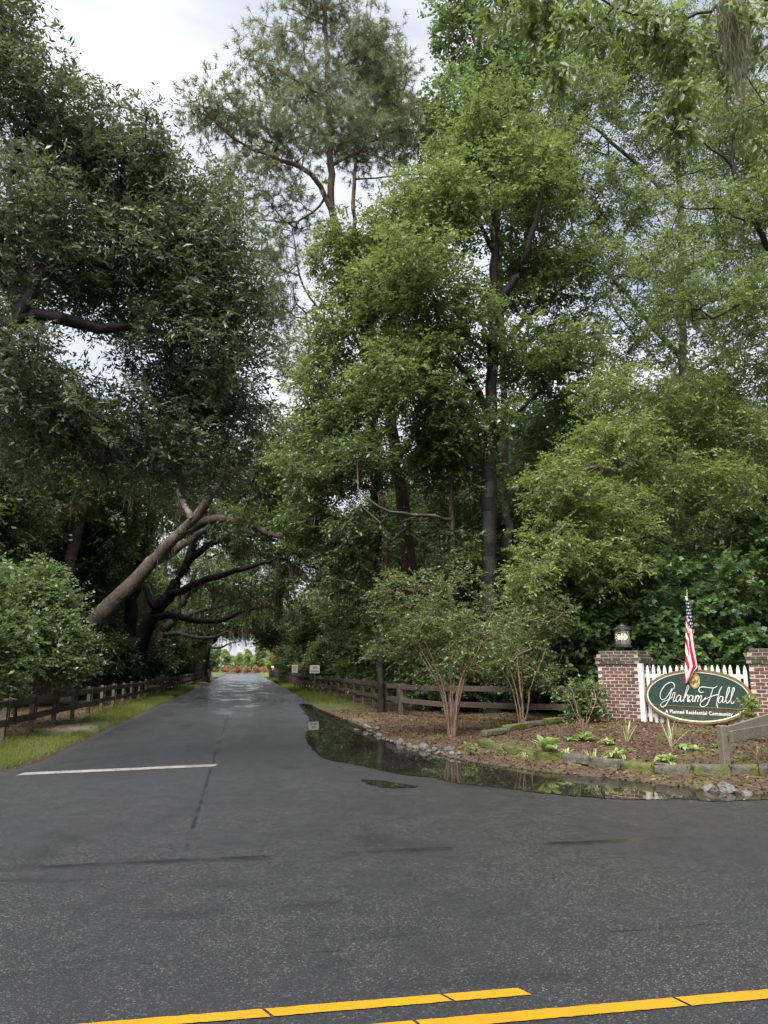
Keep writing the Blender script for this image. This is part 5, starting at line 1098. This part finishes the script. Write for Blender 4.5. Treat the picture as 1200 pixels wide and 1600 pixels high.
for i in range(NT_):
    yy = 115 + (1470 - 115) * (i + 0.5) / NT_; T_ = (yy - 115) / 1355
    for j in range(NS):
        s_ = (j + 0.5) / NS
        if yy < 460 + (160 if s_ > 0.42 else 0) + (8 * s_):
            c = NAV; row = (yy - 150) / 52; k = int(row); fx = (row - k) - 0.5; sx_ = (s_ * 3.0 + (k % 2) * 0.5); fy = (sx_ - int(sx_)) - 0.5
            if (fx * 1.0) ** 2 + (fy * 1.2) ** 2 < 0.075: c = WHT
            if yy < 165 and s_ < 0.75: c = WHT
        else:
            if s_ < 0.42: ph = (yy + s_ * (-260 if yy < 800 else 900 * min(1, (yy - 800) / 300))) / 84 if yy < 800 else (yy - s_ * 620) / 150 + 0.4
            else: ph = (s_ * 640 + (yy - 620) * -0.42) / 150
            c = RED if int(math.floor(ph)) % 2 else WHT
        col[i, j] = c
k = np.arange((NT_ + 1) * (NS + 1)).reshape(NT_ + 1, NS + 1)
q = np.stack([k[:-1, :-1], k[1:, :-1], k[1:, 1:], k[:-1, 1:]], -1).reshape(-1, 4)
fm = mesh_np('cloth', V, q.ravel(), np.arange(len(q)) * 4, None, M['flag'], True)
at = fm.attributes.new('print', 'FLOAT_COLOR', 'FACE'); at.data.foreach_set('color', col.reshape(-1).astype(np.float32))
obj('cloth', fm, fl)

# ------------------------------------------------------------------ notice boards by the right fence
M['board_white'] = plain('white_board', (0.62, 0.61, 0.56), 0.5, 0.4, 0.12, 8); M['ink'] = plain('black_ink', (0.03, 0.03, 0.03), 0.6, 0.3, 0.1)
def notice(label, px, pyb, wpx, ptop, pbot, lines):
    b = GG(px, pyb); k = mpp(px, pyb, b[1]); root = thing('notice_board', label, 'sign', b, -0.12)
    zt = P(px, ptop, b[1])[2] - b[2]; zb = P(px, pbot, b[1])[2] - b[2]; W_ = wpx * k
    MB().box((0, 0.03, zt / 2 - 0.1), (0.07, 0.05, zt + 0.15), None, 0.004).build('post', M['post'], root)
    MB().box((0, -0.012, (zt + zb) / 2), (W_, 0.022, zt - zb), None, 0.003).build('panel', M['board_white'], root)
    for (txt, fw, fh, fz_) in lines:
        zc = zb + (zt - zb) * fz_
        if txt: obj('lettering', text_mesh('lettering', txt, M['ink'], W_ * fw, (zt - zb) * fh, 0.003, 0.02), root, (0, -0.027, zc), (math.pi / 2, 0, 0))
        else: MB().box((0, -0.026, zc), (W_ * fw, 0.004, (zt - zb) * fh)).build('lettering', M['ink'], root)
notice('white NO SOLICITING board on a post before the right fence', 491, 1088, 15.5, 1039.5, 1052, [('NO', 0.36, 0.30, 0.70), ('SOLICITING', 0.80, 0.26, 0.26)])
notice('smaller white notice board with faint grey lines, farther along the right fence', 460, 1075, 9, 1039, 1051, [(None, 0.6, 0.05, 0.78), (None, 0.66, 0.05, 0.62), (None, 0.5, 0.05, 0.46), (None, 0.62, 0.05, 0.30)])
# mailbox-like white post at the clearing
wp = thing('gate_post', 'small white post with box at the far end of the right fence', 'post', (4.5, 118, float(gz(4.5, 118))))
MB().box((0, 0, 0.55), (0.12, 0.12, 1.3), None, 0.01).build('post', M['white_wood'], wp); MB().box((0, -0.1, 1.28), (0.35, 0.5, 0.32), None, 0.04).build('box', M['white_wood'], wp)

# ------------------------------------------------------------------ stones, edging, bed plants
def rockmat():
    m, nt, o = newmat('grey_stone'); n = N(nt); p = n.obj(); oi = n.add('ShaderNodeObjectInfo').outputs['Random']
    h = n.noise(p, 9, 6, 0.7); c = n.ramp(n.m('ADD', n.m('MULTIPLY', h, 0.75), n.m('MULTIPLY', oi, 0.35)), (0.3, (0.045, 0.042, 0.038)), (0.65, (0.11, 0.105, 0.098)), (0.9, (0.19, 0.183, 0.172)))
    b = n.bsdf(c, 0.75, n.bump(h, 0.8, 0.02), 0.35); nt.links.new(b.outputs[0], o.inputs[0]); return m
M['rock'] = rockmat()
def ico():
    import bmesh
    bm = bmesh.new(); bmesh.ops.create_icosphere(bm, subdivisions=3, radius=1.0); v = [tuple(x.co) for x in bm.verts]; f = [tuple(x.index for x in q.verts) for q in bm.faces]; bm.free(); return np.array(v), f
ICO = ico()
def rock(x, y, z, w_, label, group, seed):
    r = np.random.default_rng(seed); v = ICO[0].copy()
    for _ in range(11):   # planar facets
        d = unit(r.normal(0, 1, 3)); h = r.uniform(0.52, 0.85); s_ = v @ d; v = v - np.maximum(0, s_ - h)[:, None] * d * 0.92
    v = v * np.array((1, r.uniform(0.65, 0.95), r.uniform(0.55, 0.8))) * w_ * 0.62
    v += r.normal(0, 0.006 * w_ / 0.3, v.shape)
    me = mesh_py('rock', v, ICO[1], M['rock']); obj('rock', me, None, (x, y, z), (r.normal(0, 0.2), r.normal(0, 0.2), r.uniform(0, 6.28)), label, 'rock', group)
RK = [(50, 150, 55), (120, 128, 70), (190, 138, 62), (143, 155, 42), (210, 185, 48), (182, 193, 30), (240, 214, 34), (268, 226, 30), (300, 232, 28), (375, 238, 62), (398, 258, 40), (440, 256, 46), (482, 262, 50), (545, 268, 80), (620, 288, 60), (655, 304, 52), (735, 292, 64), (760, 318, 46), (815, 322, 46), (890, 320, 66), (330, 238, 30), (585, 285, 34), (690, 305, 36)]
for i, (x, y, w_) in enumerate(RK):
    q = GG(550 + x / 4.8, 1110 + (y + 14) / 4.8); k = mpp(550 + x / 4.8, 1110 + y / 4.8, q[1])
    lab, grp = ('angular grey stone in the heap at the puddle head', 'stones heaped at the puddle head') if i < 6 else ('pale grey stone in the row edging the puddle below the crape myrtle', 'stones edging the puddle')
    rock(q[0], q[1] + 0.08, q[2] + w_ / 4.8 * k * 0.16, w_ / 4.8 * k * 1.0, lab, grp, 200 + i)
for i, (x, y, w_, lab) in enumerate(((1035, 296, 100, 'largest pale rounded boulder at the puddle edge below the short fence'), (962, 292, 78, 'dark boulder leaning against the largest pale boulder'), (928, 262, 50, 'small pointed rock behind the dark boulder at the edging end'), (1128, 312, 72, 'flat grey rock half sunk beyond the largest boulder'))):
    px, py = 780 + x / 2.857, 1120 + (y + 18) / 2.857; q = GG(px, py); k = mpp(px, py, q[1]); rock(q[0], q[1] + 0.1, q[2] + w_ / 2.857 * k * 0.15, w_ / 2.857 * k, lab, None, 300 + i)
def blockmat():
    m, nt, o = newmat('mossy_block'); n = N(nt); p = n.pos(); oi = n.add('ShaderNodeObjectInfo').outputs['Random']; nz = n.sep(n.add('ShaderNodeNewGeometry').outputs['Normal'])[2]
    h = n.noise(p, 14, 6, 0.7); c = n.ramp(h, (0.3, (0.035, 0.030, 0.024)), (0.7, (0.13, 0.115, 0.095)))
    ms = n.step(n.m('ADD', n.noise(p, 3.0, 5, 0.65), n.m('MULTIPLY', n.m('SUBTRACT', oi, 0.5), 0.30)), 0.40, 0.55)
    c = n.mix(n.m('MULTIPLY', ms, 0.9), c, n.ramp(h, (0.3, (0.035, 0.042, 0.008)), (0.7, (0.115, 0.125, 0.022))))
    b = n.bsdf(c, 0.85, n.bump(n.m('ADD', h, n.noise(p, 60, 3, 0.6)), 0.9, 0.02), 0.25); nt.links.new(b.outputs[0], o.inputs[0]); return m
M['block'] = blockmat()
def edging(label, pts, step, hgt, wd):
    P_ = along(pts, step); r = np.random.default_rng(len(P_)); root = thing('garden_edging', label, 'edging', (*P_[0], float(gz(*P_[0])) - 0.12)); o0 = np.array(root.location)
    import bmesh
    for a, b in zip(P_[:-1], P_[1:]):
        a = np.array(a); b = np.array(b); d = b - a; L = np.linalg.norm(d) - r.uniform(0.006, 0.03)
        bm = bmesh.new(); bmesh.ops.create_cube(bm, size=1.0); bmesh.ops.scale(bm, vec=(L, wd, hgt), verts=bm.verts)
        bmesh.ops.bevel(bm, geom=bm.edges[:], offset=0.02, segments=1, affect='EDGES'); bmesh.ops.subdivide_edges(bm, edges=bm.edges[:], cuts=2, use_grid_fill=True)
        for v in bm.verts: v.co += Vector(r.normal(0, 0.006, 3))
        me = bpy.data.meshes.new('block'); bm.to_mesh(me); bm.free(); me.materials.append(M['block']); me.polygons.foreach_set('use_smooth', np.ones(len(me.polygons), bool))
        c = (a + b) / 2; z = float(gz(*(c + unit(np.array((-d[1], d[0]))) * -0.25))); z = max(z, 0.0)
        obj('block', me, root, (c[0] - o0[0], c[1] - o0[1], z + hgt * 0.36 - o0[2] + r.normal(0, 0.008)), (r.normal(0, 0.02), r.normal(0, 0.015), math.atan2(d[1], d[0]) + r.normal(0, 0.02)))
edging('mossy block edging along the front of the planting bed above the puddle', [tuple(q) for q in BED[:8]] + [(9.2, 9.6)], 0.52, 0.17, 0.20)
edging('weathered edging along the back of the bed towards the lantern pillar', [tuple(G(756, 1167)), tuple(G(800, 1160)), tuple(G(850, 1153)), tuple(G(895, 1148))], 0.85, 0.13, 0.15)

def blade(L, W_, arch, seg, var, seed, mat, fold=0.15):
    """one arching leaf growing from the origin along +x, pale margins as outer strips"""
    v = []; f = []; t_ = []
    for i in range(seg + 1):
        t = i / seg; x_ = L * (math.sin(arch * t) / arch if arch else t); z_ = L * (0.75 * t - arch * 0.55 * t * t); w_ = W_ * (math.sin(math.pi * min(1, t * 0.92 + 0.06)) ** 0.8) * 0.5 + 0.001
        for s_ in (-1, -0.62, 0.62, 1): v.append((x_, s_ * w_, z_ + abs(s_) * w_ * fold))
    for i in range(seg):
        for j in range(3): f.append(4 * i + j); f += [4 * i + 4 + j, 4 * i + 5 + j, 4 * i + 1 + j]; t_.append(var[0] if j == 1 else var[1])
    return mesh_np('leaf', v, f, np.arange(len(f) // 4) * 4, t_, mat, True)
def rosette(name, label, px, py, n, L, W_, arch, mat, var, seed, group=None, tilt=0.0):
    q = GG(px, py); r = np.random.default_rng(seed); root = thing(name, label, 'plant', q, 0, group); ms = [blade(L * s, W_ * s, arch * a, 6, var, i, M[mat]) for i, (s, a) in enumerate(((1, 1), (0.85, 0.8), (0.7, 0.6), (1.05, 1.2)))]
    for i in range(n):
        lvl = i / n; o = obj('leaf', ms[int(r.integers(4))], root, (r.normal(0, 0.012), r.normal(0, 0.012), -0.01), (r.normal(0, 0.15), -tilt - 0.75 * lvl + r.normal(0, 0.12), i * 2.399 + r.normal(0, 0.2)))
        o.scale = (1 - 0.25 * lvl,) * 3
HO = (0.30, 0.38); VA = (0.35, 0.98)
rosette('hosta', 'biggest broad-leaved hosta at the corner of the planting bed', 853, 1170, 20, 0.46, 0.15, 1.0, 'hosta', (0.35, 0.70), 1, tilt=0.15)
rosette('hosta', 'plain dark green hosta before the lantern pillar', 914, 1158, 15, 0.36, 0.14, 1.2, 'hosta', (0.12, 0.18), 2)
rosette('hosta', 'striped hosta in mid bed, just right of the lantern pillar foot', 962, 1180, 24, 0.36, 0.075, 1.5, 'hosta', VA, 3, tilt=0.1)
rosette('hosta', 'striped hosta below the left end of the oval sign', 1044, 1186, 24, 0.34, 0.075, 1.5, 'hosta', VA, 4, tilt=0.1)
rosette('spiky_plant', 'tall pale sword-leaved plant under the oval sign', 1049, 1166, 15, 0.60, 0.020, 0.6, 'spider', (0.4, 0.9), 5, tilt=0.28)
rosette('spiky_plant', 'thin pale grass tuft at the foot of the lantern pillar', 978, 1158, 10, 0.42, 0.022, 0.6, 'spider', (0.3, 0.8), 6, tilt=0.5)
rosette('spiky_plant', 'pale tufted plant right beside the biggest hosta', 886, 1174, 20, 0.30, 0.022, 1.2, 'spider', (0.5, 0.95), 7, tilt=0.3)
rosette('spiky_plant', 'small pale tuft at the corner block of the bed', 818, 1168, 16, 0.22, 0.020, 1.2, 'spider', (0.5, 0.95), 8, tilt=0.3)
rosette('spiky_plant', 'wispy pale tuft close behind the mossy edging', 925, 1178, 12, 0.34, 0.018, 0.8, 'spider', (0.3, 0.7), 9, tilt=0.5)
rosette('hosta', 'low pale green hosta tucked behind the striped mid-bed hosta', 948, 1163, 16, 0.28, 0.09, 1.3, 'hosta', (0.5, 0.8), 10)
rosette('hosta', 'small light green plant left of the plain dark hosta', 892, 1158, 9, 0.24, 0.09, 1.3, 'hosta', (0.4, 0.5), 11)
rosette('hosta', 'small hosta under the right half of the oval sign', 1088, 1172, 12, 0.22, 0.08, 1.3, 'hosta', (0.4, 0.6), 12)
rosette('hosta', 'tiny grey-green plant left of the short fence post', 1119, 1168, 9, 0.18, 0.07, 1.2, 'hosta', (0.1, 0.3), 13)
rosette('hosta', 'sprawling light green plant beside the sword-leaved plant', 1070, 1168, 14, 0.26, 0.10, 1.4, 'hosta', (0.45, 0.55), 14)
# creepers: vine on the short fence, green tuft on the puddle stones
b = GG(1185, 1192)
vq = P(1172, 1110, 12.2)
make_tree('vine', 'bright green vine climbing over the short fence across the sign edge', 'vine', [b, b + np.array((0, 0, 0.4)), vq + np.array((0.2, 0.1, -0.15)), vq], 0.008, 0.005, [],
    [lobe(1172, 1100, 12.2, 14, 12, 0.15), lobe(1182, 1120, 12.1, 16, 10, 0.15), lobe(1160, 1118, 12.2, 10, 8, 0.12), lobe(1195, 1135, 12.0, 14, 10, 0.15)], 34, 'willow_oak', 'bark_myrtle', 111, lf=dict(K=4, Mx=5, L=0.10, ll=0.06, lw=0.04, upw=0.3, tbase=0.3), tip_r=0.002, rcap=0.006, step=0.08, wig=0.01, minfrac=0.4)
b = GG(732, 1180)
make_tree('creeper', 'tuft of bright green creeper among the puddle stones', 'plant', [b, b + np.array((0, 0, 0.08)), b + np.array((0, 0, 0.14))], 0.005, 0.004, [],
    [(b + np.array((0, -0.05, 0.1)), (0.22, 0.12, 0.08), 1), (b + np.array((0.45, -0.05, 0.08)), (0.25, 0.12, 0.06), 1)], 30, 'willow_oak', 'bark_myrtle', 112, lf=dict(K=4, Mx=5, L=0.10, ll=0.055, lw=0.035, tbase=0.2), tip_r=0.002, rcap=0.004, step=0.06, wig=0.004, minfrac=0.0)

# ------------------------------------------------------------------ grass and fallen leaves
def scatter(n, x0, x1, y0, y1, rng, test=None, ypow=1.0):
    x = rng.uniform(x0, x1, n); y = y0 + (y1 - y0) * rng.random(n) ** ypow
    k = test(x, y) if test else np.ones(n, bool); return x[k], y[k]
def grass():
    r = np.random.default_rng(12); XS = []; YS = []
    patch = lambda x, y: (np.sin(x * 2.1 + 1.3 * np.sin(y * 0.8)) + np.sin(y * 1.1 + 2 * np.sin(x * 1.3))) 
    bare = lambda x, y: ((x + 4.1) * 0.9) ** 2 + ((y - 20.0) * 0.34) ** 2 > 0.55 + 0.25 * np.sin(x * 7 + y * 3)
    x, y = scatter(70000, -4.85, -3.2, 11.2, 60, r, lambda x, y: (road_sd(x, y) > 0.05) & bare(x, y) & ((x > -4.55 + 0.2 * patch(x, y)) | (r.random(len(x)) < 0.15)), 1.9); XS.append(x); YS.append(y)
    x, y = scatter(14000, -7.5, -3.4, 8.8, 14, r, lambda x, y: (road_sd(x, y) > 0.06) & (x > -4.5 + 0.4 * np.sin(y * 2))); XS.append(x); YS.append(y)
    x, y = scatter(26000, 2.9, 4.5, 27, 100, r, lambda x, y: (road_sd(x, y) > 0.08) & (r.random(len(x)) < sstep(y, 26, 40)), 1.6); XS.append(x); YS.append(y)
    x, y = scatter(9000, 3.0, 12.5, 9.0, 24, r, lambda x, y: (road_sd(x, y) > 0.15) & (np.sin(x * 1.9 + 2) * np.sin(y * 1.5) + 0.3 * np.sin(x * 5 + y * 4) > 0.62)); XS.append(x); YS.append(y)
    x = np.concatenate(XS); y = np.concatenate(YS); n = len(x); z = gz(x, y) - 0.004
    far = np.clip(y / 18, 0.8, 3.5); h = r.uniform(0.03, 0.085, n) * np.clip(far, 1, 1.5); a = r.uniform(0, 6.283, n); w_ = 0.0055 * far
    p = np.stack([x, y, z], -1); wv = np.stack([np.cos(a), np.sin(a), 0 * a], -1) * w_[:, None]; ln = r.normal(0, 0.5, (n, 2)) * h[:, None]
    V = np.stack([p - wv, p + wv, p + np.stack([ln[:, 0], ln[:, 1], h], -1)], 1)
    t = np.clip(0.5 + 0.22 * np.sin(x * 1.7 + y * 0.9) + r.normal(0, 0.2, n), 0, 1)
    obj('grass', mesh_np('grass', V, np.arange(3 * n), np.arange(n) * 3, t, M['grass']), kind='stuff', label='short green grass on the road verges', cat='grass')
grass()
def litter():
    r = np.random.default_rng(13); XS = []; YS = []
    x, y = scatter(42000, 2.9, 14, 8.5, 27, r, lambda x, y: road_sd(x, y) > 0.02, 1.0); XS.append(x); YS.append(y)
    x, y = scatter(9000, -6.6, -3.6, 12, 34, r, lambda x, y: (road_sd(x, y) > 0.05) & ((x < -4.45) | (r.random(len(x)) < 0.06)), 1.4); XS.append(x); YS.append(y)
    x = np.concatenate(XS); y = np.concatenate(YS); n = len(x); z = gz(x, y) + r.uniform(0.003, 0.02, n)
    def quads(x, y, z, l_, w_, tl):
        n = len(x); a = r.uniform(0, 6.283, n); d = np.stack([np.cos(a), np.sin(a), r.normal(0, tl, n)], -1); sd = np.stack([-np.sin(a), np.cos(a), r.normal(0, tl, n)], -1); p = np.stack([x, y, z], -1)
        return np.stack([p - d * l_[:, None] / 2, p + sd * w_[:, None] / 2, p + d * l_[:, None] / 2, p - sd * w_[:, None] / 2], 1)
    V = quads(x, y, z, r.uniform(0.04, 0.10, n), r.uniform(0.015, 0.045, n), 0.3)
    obj('leaf_litter', mesh_np('leaf_litter', V, np.arange(4 * n), np.arange(n) * 4, np.clip(0.45 + r.normal(0, 0.32, n), 0, 1), M['litter']), kind='stuff', label='brown fallen leaves and bark covering the bed and verges', cat='leaf litter')
    x, y = scatter(520, -4, 8, 4.2, 26, r, lambda x, y: road_sd(x, y) < -0.05); n = len(x)
    V = quads(x, y, np.full(n, 0.014), r.uniform(0.012, 0.05, n), r.uniform(0.006, 0.016, n), 0.05)
    k = 170; x, y = scatter(k, -2, 7, 5.5, 11, r, lambda x, y: road_sd(x, y) < -0.05); V2 = quads(x, y, np.full(len(x), 0.014), r.uniform(0.08, 0.22, len(x)), np.full(len(x), 0.003), 0.01)
    V = np.concatenate([V, V2]); n = len(V)
    obj('road_debris', mesh_np('road_debris', V, np.arange(4 * n), np.arange(n) * 4, np.clip(0.75 + r.normal(0, 0.22, n), 0, 1), M['litter']), kind='stuff', label='scattered leaf bits and pine needles on the wet asphalt', cat='leaf litter')
litter()
